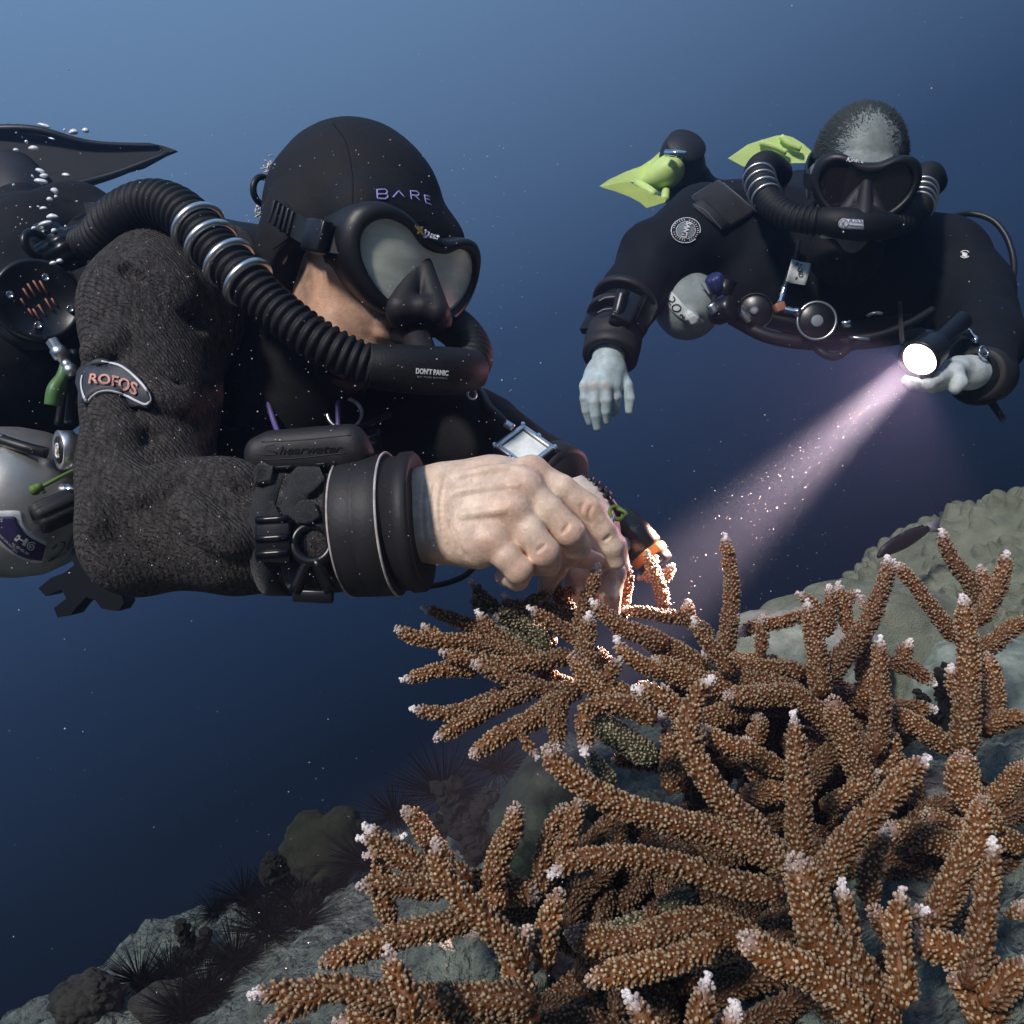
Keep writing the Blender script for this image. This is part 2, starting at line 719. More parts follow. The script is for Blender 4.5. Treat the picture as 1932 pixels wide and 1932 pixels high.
mat('suit_knit', (.058, .051, .047), .92, var=(200, .8), twill=(95, .9, .0022), spec=.3, stretch=((1, 1, .35), (0, .7, 0)))
mat('suit_black', (.0055, .0055, .007), .8, var=(20, .4), bump=(300, .5, .001), spec=.3)
mat('suit_navy', (.0045, .006, .010), .8, var=(18, .4), bump=(260, .5, .001), spec=.25)
mat('neoprene', (.0055, .0052, .006), .75, var=(30, .3), bump=(700, .7, .001), spec=.35)
mat('rubber', (.0075, .0075, .009), .45, bump=(200, .15, .001))
mat('rubber_matte', (.014, .0125, .014), .6, var=(25, .35), bump=(250, .3, .001))
mat('hose_cover', (.006, .006, .007), .6, var=(30, .4), bump=(500, .5, .001), spec=.4)
mat('plastic', (.006, .006, .007), .32, bump=(120, .1, .001))
mat('webbing', (.016, .016, .018), .85, var=(60, .4), bump=(600, .9, .0015), sheen=.2)
mat('fuzz', (.018, .019, .02), .95, var=(120, .6), bump=(500, 1.0, .0015), sheen=.25)
mat('steel', (.74, .73, .72), .34, 1.0, bump=(80, .08, .001))
mat('chrome', (.8, .8, .82), .1, 1.0)
mat('brass', (.55, .38, .16), .3, 1.0)
mat('copper_slot', (.34, .14, .08), .5)
mat('tank_metal', (.50, .49, .46), .42, .75, var=(22, .55, (.24, .24, .22)), bump=(60, .15, .002))
mat('tank_pale', (.26, .30, .30), .6, var=(15, .35), bump=(60, .2, .002))
mat('white_tape', (.62, .66, .66), .7, var=(30, .12))
mat('white_print', (.78, .76, .80), .6)
mat('lilac_print', (.42, .38, .78), .5)
mat('salmon_print', (.62, .30, .24), .55, var=(60, .3))
mat('gold_print', (.72, .52, .18), .4, .6)
mat('navy_label', (.035, .025, .10), .5, var=(60, .3))
mat('ink', (.01, .01, .012), .5)
mat('grey_print', (.20, .22, .25), .6)
mat('blue_print', (.12, .15, .32), .6)
mat('patch_slate', (.035, .042, .055), .6, bump=(300, .2, .001))
mat('piping', (.50, .45, .42), .7, var=(80, .4))
mat('cord_green', (.10, .17, .03), .6, var=(60, .3))
mat('hose_green', (.09, .20, .06), .45)
mat('cord_violet', (.13, .10, .32), .5)
mat('cord_white', (.7, .66, .62), .9)
mat('orange_ring', (.70, .24, .04), .45)
mat('blue_knob', (.025, .035, .13), .45)
mat('fin_black', (.005, .006, .007), .7, var=(20, .5), bump=(90, .2, .002))
mat('fin_yellow', (.62, .80, .26), .5, var=(9, .15), bump=(60, .1, .002))
mat('fin_shade_olive', (.36, .44, .10), .55, var=(12, .2))  # shaded underside of the yellow fin put into a darker colour
mat('glass_dark', (.012, .009, .010), .06, spec=.6)
mat('reflection_lens', (.97, .98, .86), .30, 0, var=(24, .95, (.48, .52, .42)), spec=.7, stretch=((.35, .35, 1.6), (0, .9, .3)))  # streaky reef reflection put into a pale green base colour
mat('screen', (.84, .88, .86), .25, var=(50, .25), spec=.6)
mat('skin_warm', (.62, .385, .27), .45, attr=True, var=(75, .22), bump=(430, .4, .0014), sss=.12)
mat('skin_water_cast', (.44, .49, .49), .5, attr=True, var=(70, .24), bump=(430, .4, .0014), sss=.08)
mat('hair_grey', (.030, .036, .031), .7)
mat('eye_white', (.7, .7, .7), .2)
mat('torch_glass', (1, .95, .9), .2, emit=((1.0, .86, .74), 9.0))
# ------------------------------------------------------------------ reef slope
def reef_z(x, y):
    z = -.46 + .45 * np.minimum(x, .30) + .12 * np.clip(x - .30, 0, None)
    z = z - .55 * np.clip(y - 1.55 - .12 * np.sin(x * 5), 0, None) ** 1.4
    z = z - .35 * np.clip(-.6 - x, 0, None) ** 1.5
    p = np.stack([x, y, x * 0], -1).reshape(-1, 3)
    n = fbm(p * 3.1, 3, 3) * .055 + fbm(p * 11, 3, 9) * .032 + np.abs(fbm(p * 28, 3, 21)) * .022 + fbm(p * 90, 2, 31) * .005
    return z + n.reshape(x.shape)


gx = np.concatenate([np.arange(-2.6, -.95, .02), np.arange(-.95, 1.1, .007), np.arange(1.1, 2.4, .02)])
gy = np.concatenate([np.arange(-.9, .4, .02), np.arange(.4, 1.9, .007), np.arange(1.9, 3.6, .025)])
GX, GY = np.meshgrid(gx, gy, indexing='ij')
GZ = reef_z(GX, GY)
nx, ny = GX.shape
rv = np.stack([GX, GY, GZ], -1).reshape(-1, 3)
ii = np.arange(nx - 1)[:, None] * ny + np.arange(ny - 1)[None, :]
rf = np.stack([ii, ii + ny, ii + ny + 1, ii + 1], -1).reshape(-1, 4)
reef = obj('reef_ground', (rv, rf), MATS['rock'])
tag(reef, 'grey green encrusted rock slope under the corals', 'reef', kind='structure')
reef_b = bvh((rv, rf))


def on_reef(u, v, dep=1.4):
    return onto(reef_b, u, v, 0, dep)


# the water itself: even haze round everything
hz = rbox((0, 3.6, -.6), (1, 0, 0), (0, 1, 0), (0, 0, 1), 6, 5.4, 3.2, 0)
haze = obj('haze', hz, None if False else bpy.data.materials.new('sea_water'), smooth=False)
hm = haze.data.materials[0]
hm.use_nodes = True
hm.node_tree.nodes.clear()
ho = hm.node_tree.nodes.new('ShaderNodeOutputMaterial')
hv = hm.node_tree.nodes.new('ShaderNodeVolumePrincipled')
hv.inputs['Color'].default_value = (.42, .56, .82, 1)
hv.inputs['Density'].default_value = .05
hv.inputs['Anisotropy'].default_value = .7
hm.node_tree.links.new(hv.outputs['Volume'], ho.inputs['Volume'])
haze['kind'] = 'stuff'
haze['label'] = 'blue sea water filling the whole view'

# ------------------------------------------------------------------ staghorn coral
CROPS = {'A': (740, 1004.3, .2736), 'B': (1403.4, 898.6, .2736), 'C': (951.5, 1321.5, .2736), 'D': (1403.4, 1321.5, .316),
         'E': (475.7, 1480, .2736), 'F': (1215.8, 925, .1915), 'G': (845.7, 1427, .5622), 'O': (0, 0, 1)}


def dplane(v):
    return 1.0 - (v - 1000) / 932 * .48


def polyps(c, r, tipw, rng, tint, shade_green):
    """one branch: surface tube plus its polyp cups, with pigment per vertex. c runs from tip to base."""
    n = len(c)
    seg = 14
    T, N, B = frames(c)
    a = np.linspace(0, 2 * np.pi, seg, endpoint=False)
    rr = r * .9
    V = (c[:, None, :] + (np.cos(a)[None, :, None] * N[:, None] + np.sin(a)[None, :, None] * B[:, None]) * rr[:, None, None]).reshape(-1, 3)
    i = np.arange(n - 1)[:, None] * seg
    j = np.arange(seg)[None, :]
    j2 = (j + 1) % seg
    F = np.stack([i + j, i + seg + j, i + seg + j2, i + j2], -1).reshape(-1, 4)
    L = np.concatenate([[0], np.cumsum(np.linalg.norm(np.diff(c, axis=0), axis=1))])
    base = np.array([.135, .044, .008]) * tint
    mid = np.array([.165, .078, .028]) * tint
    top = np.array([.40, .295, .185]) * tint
    white = np.array([.82, .75, .74])
    if shade_green:
        base, mid, top = np.array([.055, .05, .018]), np.array([.11, .095, .05]), np.array([.34, .31, .22])  # dark green pigment set, stands in for shade on the fan
    wl = np.clip(1.1 - L / (.006 + .003 * tipw), 0, 1) * tipw
    grad = lambda x: (1.28 - .58 * np.clip(x / max(L[-1], .10), 0, 1) ** .7)
    cv = base[None] * grad(L)[:, None] * (1 - wl[:, None]) + white * wl[:, None]
    colV = np.repeat(cv, seg, axis=0)
    # polyps
    sp = .0035
    cnt = np.maximum(3, (2 * np.pi * r / sp).astype(int))
    pos, nor, tan, sz, lw, gr = [], [], [], [], [], []
    s = .0
    k = 0
    while s < L[-1]:
        q = min(np.searchsorted(L, s, side='right') - 1, n - 2)
        t = (s - L[q]) / max(L[q + 1] - L[q], 1e-9)
        cc = c[q] * (1 - t) + c[q + 1] * t
        r0 = r[q] * (1 - t) + r[q + 1] * t
        m = max(4, int(2 * np.pi * r0 / sp))
        ph = k * .5 / m * 2 * np.pi + rng.normal(0, .25, m) / m * 2
        an = np.arange(m) / m * 2 * np.pi + ph + rng.normal(0, 1.1, m) / m
        nn = np.cos(an)[:, None] * N[q] + np.sin(an)[:, None] * B[q]
        js = rng.normal(0, .0009, m)
        pos.append(cc + nn * (r0 * .84) + T[q] * js[:, None])
        nor.append(nn)
        tan.append(np.repeat(-T[q][None], m, 0))
        sz.append(rng.uniform(.7, 1.25, m) * (.72 + .28 * min(1, s / .012)))
        lw.append(np.clip(np.full(m, (1.1 - s / (.006 + .003 * tipw)) * tipw), 0, 1))
        gr.append(np.full(m, grad(s)))
        s += sp * .88
        k += 1
    # crown of the tip
    m = 9
    th = np.arccos(rng.uniform(.15, 1, m))
    ph = rng.uniform(0, 6.28, m)
    nn = (np.sin(th) * np.cos(ph))[:, None] * N[0] + (np.sin(th) * np.sin(ph))[:, None] * B[0] - np.cos(th)[:, None] * T[0]
    pos.append(c[0] + nn * r[0] * .5)
    nor.append(nn)
    tan.append(np.repeat(-T[0][None], m, 0))
    sz.append(rng.uniform(.6, .95, m))
    lw.append(np.full(m, tipw))
    gr.append(np.full(m, 1.28))
    pos, nor, tan, sz, lw = np.vstack(pos), np.vstack(nor), np.vstack(tan), np.concatenate(sz), np.concatenate(lw)
    M = len(pos)
    ax = nor * .8 + tan * (.62 + rng.normal(0, .12, M))[:, None] + rng.normal(0, .12, (M, 3))
    ax /= np.linalg.norm(ax, axis=1)[:, None]
    ex = np.cross(ax, nor + .013)
    ex /= np.linalg.norm(ex, axis=1)[:, None] + 1e-9
    ey = np.cross(ax, ex)
    wd = 1 + .28 * np.clip(lw * 1.5, 0, 1)
    sh = 1 - .42 * np.clip(lw * 1.5, 0, 1)
    ps = 5
    b = np.linspace(0, 2 * np.pi, ps, endpoint=False)
    pts = []
    for h, q in ((0, .00132), (.0024, .00124), (.0038, .00084)):
        pts.append(pos[:, None] + ax[:, None] * (h * sz * sh)[:, None, None] + (np.cos(b)[None, :, None] * ex[:, None] + np.sin(b)[None, :, None] * ey[:, None]) * (q * sz * wd)[:, None, None])
    tp = pos[:, None] + ax[:, None] * (.0035 * sz * sh)[:, None, None]
    PV = np.concatenate(pts + [tp], 1)                      # M, 16, 3
    K = ps * 3 + 1
    f = []
    for l in range(2):
        for q in range(ps):
            f.append([l * ps + q, l * ps + (q + 1) % ps, (l + 1) * ps + (q + 1) % ps, (l + 1) * ps + q])
    for q in range(ps):
        f.append([2 * ps + q, 2 * ps + (q + 1) % ps, 3 * ps, 3 * ps])
    PF = (np.array(f)[None] + (np.arange(M) * K)[:, None, None]).reshape(-1, 4) + len(V)
    w = lw[:, None]
    jit = (rng.uniform(.75, 1.25, M) * np.concatenate(gr))[:, None]
    cb = base * np.concatenate(gr)[:, None] * (1 - w) + white * w
    cm = mid * jit * (1 - w) + white * w
    ct = top * jit * (1 - w) + white * w
    PC = np.concatenate([np.repeat(cb[:, None], ps, 1), np.repeat(cm[:, None], ps, 1), np.repeat(ct[:, None], ps + 1, 1)], 1).reshape(-1, 3)
    return np.vstack([V, PV.reshape(-1, 3)]), F, PF, np.vstack([colV, PC])


def coral_mesh(name, c, r, tipw, seed, tint=1.0, shade_green=False):
    rng = np.random.default_rng(seed)
    V, F, PF, C = polyps(c, r, tipw, rng, tint, shade_green)
    tri = PF[:, 2] == PF[:, 3]
    faces4 = np.vstack([F, PF[~tri]])
    faces3 = PF[tri][:, :3]
    me = bpy.data.meshes.new(name)
    me.vertices.add(len(V))
    me.vertices.foreach_set('co', V.astype(np.float32).ravel())
    me.loops.add(faces4.size + faces3.size)
    me.loops.foreach_set('vertex_index', np.concatenate([faces4.ravel(), faces3.ravel()]).astype(np.int32))
    n4, n3 = len(faces4), len(faces3)
    me.polygons.add(n4 + n3)
    me.polygons.foreach_set('loop_start', np.concatenate([np.arange(n4) * 4, n4 * 4 + np.arange(n3) * 3]).astype(np.int32))
    me.polygons.foreach_set('loop_total', np.concatenate([np.full(n4, 4), np.full(n3, 3)]).astype(np.int32))
    me.polygons.foreach_set('use_smooth', np.ones(n4 + n3, dtype=bool))
    me.update(calc_edges=True)
    a = me.color_attributes.new('col', 'FLOAT_COLOR', 'POINT')
    cc = np.ones((len(V), 4), dtype=np.float32)
    cc[:, :3] = C
    a.data.foreach_set('color', cc.ravel())
    me.materials.append(MATS['coral'])
    return me


NB = [0]


def branch(parent, crop, pts, rt, rb, off=0.0, w=1.0, shade_green=False, lean=.35, dim=1.0):
    ou, ov, k = CROPS[crop]
    q = [(ou + k * x, ov + k * y) for x, y in pts]
    vb = q[-1][1]
    W = []
    m = len(q)
    for i, (u, v) in enumerate(q):
        d = (dplane(min(vb, 1932)) * (1 - lean) + dplane(min(v, 1960)) * lean) + off
        rad = (rt + (rb - rt) * (i / (m - 1)) ** .8) * k * KPX * d
        W.append(np.append(P(u, v, d), rad))
    W = np.array(W)
    L = np.linalg.norm(np.diff(W[:, :3], axis=0), axis=1).sum()
    n = max(6, int(L / .004))
    c = crom(W, n)
    seed = 100 + NB[0]
    NB[0] += 1
    rng = np.random.default_rng(seed)
    wob = fbm(c[:, :3] * 45 + seed, 2, seed) * .0022
    c[:, 0] += wob
    c[:, 2] += fbm(c[:, :3] * 45 + seed + 9, 2, seed + 5) * .0018
    r = np.clip(c[:, 3], .003, .05) * (1 + .1 * fbm(c[:, :3] * 60, 2, seed + 2))
    Ls = np.linspace(0, L, n)
    r = r * (.54 + .46 * np.sqrt(np.clip(Ls / .022, 0, 1))) * (.25 + .75 * np.sqrt(np.clip((L - Ls) / (1.1 * r[-1]), 0, 1)))
    if rt >= 52 and crop != 'F':
        w = w * .3
    w = w * (1 if rng.uniform() < .75 else .5)
    me = coral_mesh('branch', c[:, :3], r, w, seed, rng.uniform(.82, 1.14) * dim, shade_green)
    o = bpy.data.objects.new('branch', me)
    return link(o, parent)


fan = thing('staghorn_coral', 'brown staghorn coral fan below the bare hand, some twigs lit gold by the torch', 'coral', P(1330, 1250, 1.0))
fa = [
    ([(30, 660), (140, 720), (300, 745), (600, 765), (900, 840), (1100, 890)], 38, 55, -.02), ([(215, 640), (280, 700), (360, 760)], 26, 40, -.02),
    ([(215, 525), (400, 590), (600, 665), (780, 740)], 25, 50, 0), ([(590, 545), (650, 640), (760, 750), (950, 860)], 28, 50, -.02),
    ([(340, 830), (440, 860), (600, 890), (800, 920), (1000, 900), (1250, 850)], 30, 58, -.045),
    ([(75, 1020), (200, 985), (380, 940), (600, 950)], 32, 50, -.02), ([(560, 900), (750, 985), (950, 1060), (1150, 1110), (1330, 1080)], 45, 60, -.055),
    ([(130, 1215), (260, 1240), (420, 1245), (620, 1180), (800, 1090), (1000, 1040)], 30, 55, -.03), ([(305, 1425), (450, 1340), (600, 1260), (800, 1150), (1000, 1080)], 45, 55, -.06),
    ([(560, 1535), (750, 1410), (900, 1330), (1050, 1240), (1200, 1130)], 52, 72, -.085), ([(1005, 1555), (960, 1490), (890, 1400)], 12, 34, -.08),
    ([(1140, 1530), (1130, 1350), (1140, 1200), (1220, 1110)], 48, 58, -.10), ([(1335, 1530), (1335, 1400), (1330, 1240), (1430, 1190), (1640, 1200), (1830, 1300)], 45, 66, -.13),
    ([(940, 520), (1040, 580), (1160, 650), (1270, 730), (1340, 820)], 25, 52, -.03), ([(1360, 560), (1345, 700), (1340, 860), (1380, 1010)], 42, 80, -.04),
    ([(1370, 470), (1430, 540), (1560, 640), (1720, 700), (1920, 790)], 30, 62, -.03), ([(1540, 730), (1600, 830), (1740, 920), (1900, 970)], 30, 52, -.06),
    ([(1570, 880), (1530, 940), (1480, 1010), (1400, 1080)], 40, 60, -.07), ([(1250, 850), (1330, 980), (1450, 1080), (1640, 1140), (1830, 1240)], 60, 80, -.05),
    ([(1000, 900), (1060, 990), (1180, 1060), (1300, 1080)], 50, 60, -.0), ([(1420, 820), (1460, 900), (1480, 1000)], 60, 70, .02)]
for pts, a, b, o in fa:
    branch(fan, 'A', pts, a, b, o)
for pts, a, b, o in [([(540, 335), (610, 430), (700, 520), (780, 590)], 26, 46, .02), ([(555, 445), (570, 490), (660, 540)], 24, 36, .015),
                     ([(770, 435), (790, 490), (800, 550)], 28, 36, .03), ([(1100, 395), (1020, 440), (940, 495), (830, 520), (740, 580)], 25, 42, .0),
                     ([(720, 580), (880, 600), (1000, 680), (1080, 810)], 50, 55, .03), ([(940, 500), (1100, 540), (1290, 590)], 45, 48, .03),
                     ([(990, 590), (1040, 680), (1120, 780)], 30, 45, .04), ([(740, 640), (860, 730), (980, 800)], 50, 55, .04)]:
    branch(fan, 'A', pts, a, b, o, shade_green=True)  # shadow of the hand on these branches put into their pigment
for pts, a, b, o in [([(1420, 225), (1385, 360), (1310, 530), (1290, 650), (1330, 770)], 30, 46, -.01), ([(1085, 275), (1130, 380), (1190, 490), (1260, 570)], 30, 42, .03),
                     ([(1300, 395), (1230, 405), (1150, 430)], 28, 34, .03), ([(1030, 350), (1090, 370), (1140, 410)], 28, 30, .035),
                     ([(1635, 245), (1625, 340), (1600, 450), (1580, 620)], 30, 36, .04)]:
    branch(fan, 'A', pts, a, b, o, lean=.2)
for pts, a, b, o in [([(20, 610), (50, 720), (120, 850), (170, 1000), (190, 1180)], 40, 55, .03), ([(110, 660), (80, 760), (110, 840)], 36, 44, .035),
                     ([(280, 740), (220, 830), (150, 900)], 45, 48, .03), ([(-234, 1170), (0, 1200), (200, 1240), (400, 1260), (560, 1360), (690, 1450)], 40, 60, .0),
                     ([(430, 1100), (430, 1190), (480, 1280)], 60, 60, -.01), ([(-60, 860), (30, 850), (120, 880)], 32, 45, .05)]:
    branch(fan, 'F', pts, a, b, o + .04, w=.55, lean=.2)

big = thing('staghorn_coral', 'large tangled brown staghorn coral thicket filling the lower right', 'coral', P(1500, 1800, .75))
for pts, a, b, o in [([(800, 455), (822, 600), (850, 880), (855, 1150), (825, 1400), (800, 1620)], 40, 82, .02), ([(880, 1180), (885, 1260), (870, 1380)], 42, 50, -.0),
                     ([(480, 1260), (540, 1400), (640, 1520), (760, 1650), (860, 1820)], 34, 74, -.03), ([(930, 1420), (1100, 1340), (1300, 1310), (1560, 1240), (1700, 1230)], 60, 46, .03),
                     ([(1165, 1250), (1160, 1400), (1140, 1620)], 45, 50, -.01), ([(0, 1480), (200, 1540), (400, 1650), (620, 1780)], 100, 100, .0),
                     ([(600, 1600), (900, 1720), (1250, 1760), (1600, 1800)], 70, 90, -.0)]:
    branch(big, 'F', pts, a, b, o, lean=.2)
for pts, a, b, o in [([(380, 810), (470, 870), (530, 960), (590, 1080)], 28, 40, .03), ([(440, 860), (450, 960), (480, 1100), (510, 1300), (530, 1520)], 30, 80, -.0),
                     ([(590, 760), (600, 850), (590, 1000), (540, 1100)], 30, 46, .04), ([(650, 745), (680, 850), (710, 1000), (740, 1100)], 32, 46, .05),
                     ([(795, 795), (730, 840), (690, 930)], 24, 36, .05), ([(990, 555), (990, 650), (950, 800), (890, 950), (800, 1090), (680, 1240), (560, 1420)], 30, 76, .0),
                     ([(815, 835), (835, 900), (870, 970)], 22, 32, .0), ([(1030, 590), (1150, 720), (1270, 870), (1380, 1010), (1480, 1150)], 30, 56, .05),
                     ([(1520, 830), (1530, 1000), (1540, 1200), (1540, 1400), (1530, 1650), (1520, 1932)], 40, 92, -.02), ([(1365, 375), (1400, 500), (1470, 620), (1560, 740), (1610, 900)], 30, 58, .02),
                     ([(1815, 530), (1800, 620), (1760, 750), (1690, 870), (1590, 1020)], 30, 66, .01), ([(1630, 630), (1650, 720), (1640, 850)], 45, 60, .05),
                     ([(1960, 990), (1830, 1060), (1740, 1130), (1600, 1210)], 48, 58, .02), ([(940, 1110), (935, 1200), (930, 1350), (940, 1500), (940, 1700), (900, 1932)], 28, 68, -.02),
                     ([(1145, 1140), (1110, 1220), (1070, 1300)], 40, 46, .05), ([(1310, 1430), (1220, 1360), (1100, 1300), (960, 1290)], 36, 52, .05),
                     ([(300, 1900), (330, 1700), (480, 1560), (640, 1480)], 60, 70, .03), ([(1310, 1610), (1150, 1600), (900, 1590), (750, 1540), (610, 1480)], 36, 66, .05),
                     ([(960, 1600), (1150, 1700), (1300, 1790), (1440, 1900)], 62, 68, .03), ([(100, 1640), (100, 1740), (50, 1870)], 56, 62, .02),
                     ([(1960, 1660), (1800, 1680), (1650, 1750)], 60, 66, .02), ([(-120, 1520), (150, 1515), (380, 1530), (560, 1680), (720, 1880)], 62, 76, .01),
                     ([(1440, 1310), (1450, 1420), (1520, 1560)], 45, 60, .02), ([(1680, 1240), (1720, 1450), (1700, 1640), (1660, 1800)], 60, 80, .05),
                     ([(-200, 1260), (0, 1280), (180, 1300), (420, 1400)], 56, 66, .04), ([(780, 1090), (840, 1200), (830, 1400), (860, 1560)], 50, 64, .05)]:
    branch(big, 'B', pts, a, b, o, lean=.2)
for pts, a, b, o in [([(290, 340), (370, 440), (520, 560), (720, 680), (920, 760), (1150, 830), (1400, 890), (1600, 960), (1800, 1050), (2000, 1180)], 66, 90, -.06),
                     ([(1420, 600), (1500, 700), (1650, 800), (1820, 960)], 62, 80, -.07), ([(530, 680), (470, 850), (400, 1050), (340, 1120)], 52, 58, -.0),
                     ([(420, 740), (300, 950), (250, 1200), (260, 1350)], 55, 62, .03), ([(310, 1210), (420, 1130), (600, 1090), (850, 1080), (1100, 1120), (1350, 1190), (1600, 1270), (1900, 1330)], 44, 88, -.05),
                     ([(470, 1600), (700, 1680), (950, 1660), (1150, 1580), (1350, 1530), (1550, 1580), (1850, 1720)], 100, 100, .0), ([(600, 1930), (950, 1850), (1200, 1780), (1500, 1660)], 76, 84, -.04),
                     ([(1380, 200), (1500, 290), (1650, 340), (1800, 420), (1932, 520)], 60, 64, .0), ([(1960, 620), (1800, 640), (1620, 670)], 70, 74, .02),
                     ([(1150, 150), (1150, 350), (1150, 640)], 65, 66, .04), ([(380, 1330), (320, 1500), (280, 1700), (300, 1860)], 66, 78, -.02)]:
    branch(big, 'C', pts, a, b, o, lean=.25)
for pts, a, b, o in [([(600, 1600), (800, 1585), (1000, 1500), (1200, 1380), (1340, 1360)], 60, 62, .03), ([(620, 150), (820, 270), (1060, 420)], 90, 90, .05), ([(600, 380), (650, 470), (760, 600)], 60, 62, .04)]:
    branch(big, 'C', pts, a, b, o, lean=.25, shade_green=True, w=0)
for pts, a, b, o in [([(300, 75), (310, 200), (320, 330), (330, 550), (330, 800), (330, 1010)], 28, 76, -.03), ([(1100, 345), (1000, 430), (870, 570), (720, 720), (600, 870), (500, 1000), (400, 1120)], 44, 92, -.05),
                     ([(300, 960), (380, 1150), (450, 1400), (600, 1550), (700, 1700), (900, 1990)], 110, 140, -.02), ([(585, 1085), (600, 1200), (620, 1400), (600, 1580)], 30, 78, -.05),
                     ([(950, 1135), (930, 1250), (910, 1400), (930, 1600), (950, 1850)], 26, 84, -.05), ([(1090, 1250), (1010, 1285), (930, 1400)], 38, 46, -.055),
                     ([(1485, 840), (1480, 950), (1440, 1150), (1420, 1350), (1400, 1550), (1320, 1720)], 28, 78, -.04), ([(1420, 600), (1420, 720), (1390, 850), (1300, 1000), (1200, 1200), (1070, 1380)], 56, 88, -.01),
                     ([(850, 770), (1000, 800), (1150, 850), (1350, 890)], 66, 76, .02), ([(840, 780), (770, 900), (740, 1050), (760, 1240)], 50, 60, .03),
                     ([(790, 420), (720, 500), (600, 580), (460, 650)], 24, 52, .02), ([(1316, 330), (1310, 500), (1400, 650), (1520, 800)], 96, 90, .02),
                     ([(1690, 380), (1550, 520), (1470, 640)], 52, 60, .03), ([(0, 1420), (150, 1530), (350, 1610), (500, 1700), (650, 1850), (720, 1960)], 86, 96, -.03),
                     ([(1000, 1400), (1150, 1480), (1300, 1530), (1450, 1600), (1500, 1800), (1450, 1960)], 86, 96, .0), ([(1700, 1580), (1550, 1700), (1430, 1820)], 76, 84, -.03),
                     ([(1090, 680), (1200, 740), (1350, 790), (1500, 820), (1700, 870)], 58, 66, .04), ([(0, 240), (100, 430), (220, 480), (420, 570)], 66, 72, .04),
                     ([(520, 0), (600, 200), (680, 400), (760, 620)], 76, 78, .02), ([(850, 180), (880, 400), (850, 600)], 68, 72, .03),
                     ([(1400, 1200), (1300, 1350), (1180, 1500)], 60, 70, .05), ([(780, 1250), (860, 1380), (1000, 1520)], 66, 70, .02), ([(1673, 1230), (1580, 1400), (1500, 1560)], 60, 66, .06),
                     ([(1250, 1600), (1380, 1760), (1420, 1960)], 80, 90, -.0)]:
    branch(big, 'D', pts, a, b, o, lean=.2)
for pts, a, b, o in [([(600, 800), (640, 860), (690, 940)], 22, 34, -.06), ([(880, 735), (860, 820), (830, 960)], 20, 44, -.06), ([(960, 830), (950, 880), (920, 980)], 32, 38, -.05), ([(800, 690), (920, 620), (1040, 600)], 60, 66, -.0)]:
    branch(big, 'G', pts, a, b, o, lean=.2)

low = thing('staghorn_coral', 'pale brown staghorn coral with thick white tipped arms at bottom centre', 'coral', P(850, 1932, .62))
for pts, a, b, o in [([(730, 700), (850, 690), (1000, 700), (1200, 705), (1370, 730)], 42, 78, -.02), ([(1255, 385), (1270, 500), (1310, 620), (1400, 740), (1520, 860), (1640, 980), (1760, 1100), (1900, 1250)], 42, 92, -.04),
                     ([(500, 1230), (600, 1180), (800, 1110), (1000, 1050), (1200, 1000), (1400, 950), (1540, 890)], 66, 86, -.02), ([(925, 1140), (950, 1230), (1000, 1330), (1070, 1430), (1110, 1640)], 38, 84, -.05),
                     ([(-10, 1460), (150, 1440), (350, 1440), (550, 1400), (750, 1430), (950, 1470), (1300, 1480), (1600, 1480), (1950, 1490)], 42, 105, -.02), ([(130, 1650), (260, 1560), (380, 1490), (520, 1440)], 54, 62, -.03),
                     ([(780, 290), (880, 390), (1000, 470), (1150, 560), (1300, 600), (1520, 650)], 50, 90, -.01), ([(735, 370), (800, 380), (900, 420)], 34, 44, -.015), ([(780, 485), (830, 480), (920, 490)], 36, 44, -.015),
                     ([(1045, 355), (985, 420), (960, 500)], 36, 48, -.01), ([(1045, 180), (1120, 220), (1180, 330), (1260, 430), (1380, 560)], 52, 68, .03),
                     ([(1810, 150), (1790, 300), (1720, 450), (1690, 600), (1640, 750)], 60, 82, .0), ([(900, 500), (890, 650), (920, 800), (960, 980)], 62, 66, .05),
                     ([(1960, 770), (1800, 720), (1640, 700), (1480, 640)], 96, 96, .01), ([(1520, 880), (1650, 800), (1760, 730)], 80, 90, .0),
                     ([(600, 1660), (900, 1600), (1200, 1600), (1600, 1610), (1980, 1600)], 80, 100, .0), ([(1900, 1000), (1800, 1180), (1850, 1400), (1950, 1560)], 70, 90, .0)]:
    branch(low, 'E', pts, a, b, o, lean=.2)
for pts, a, b, o in [([(1195, 1300), (1240, 1312), (1290, 1350), (1320, 1420)], 12, 22, -.05), ([(1345, 1278), (1310, 1325), (1300, 1400), (1350, 1490), (1440, 1590), (1500, 1660)], 11, 27, -.05),
                     ([(1252, 1296), (1270, 1330), (1300, 1390)], 10, 18, -.06), ([(1240, 1350), (1320, 1360), (1420, 1330), (1540, 1330)], 20, 24, .0), ([(1230, 1250), (1330, 1290), (1440, 1290), (1530, 1330)], 22, 26, .02)]:
    branch(big, 'O', pts, a, b, o, lean=.2)
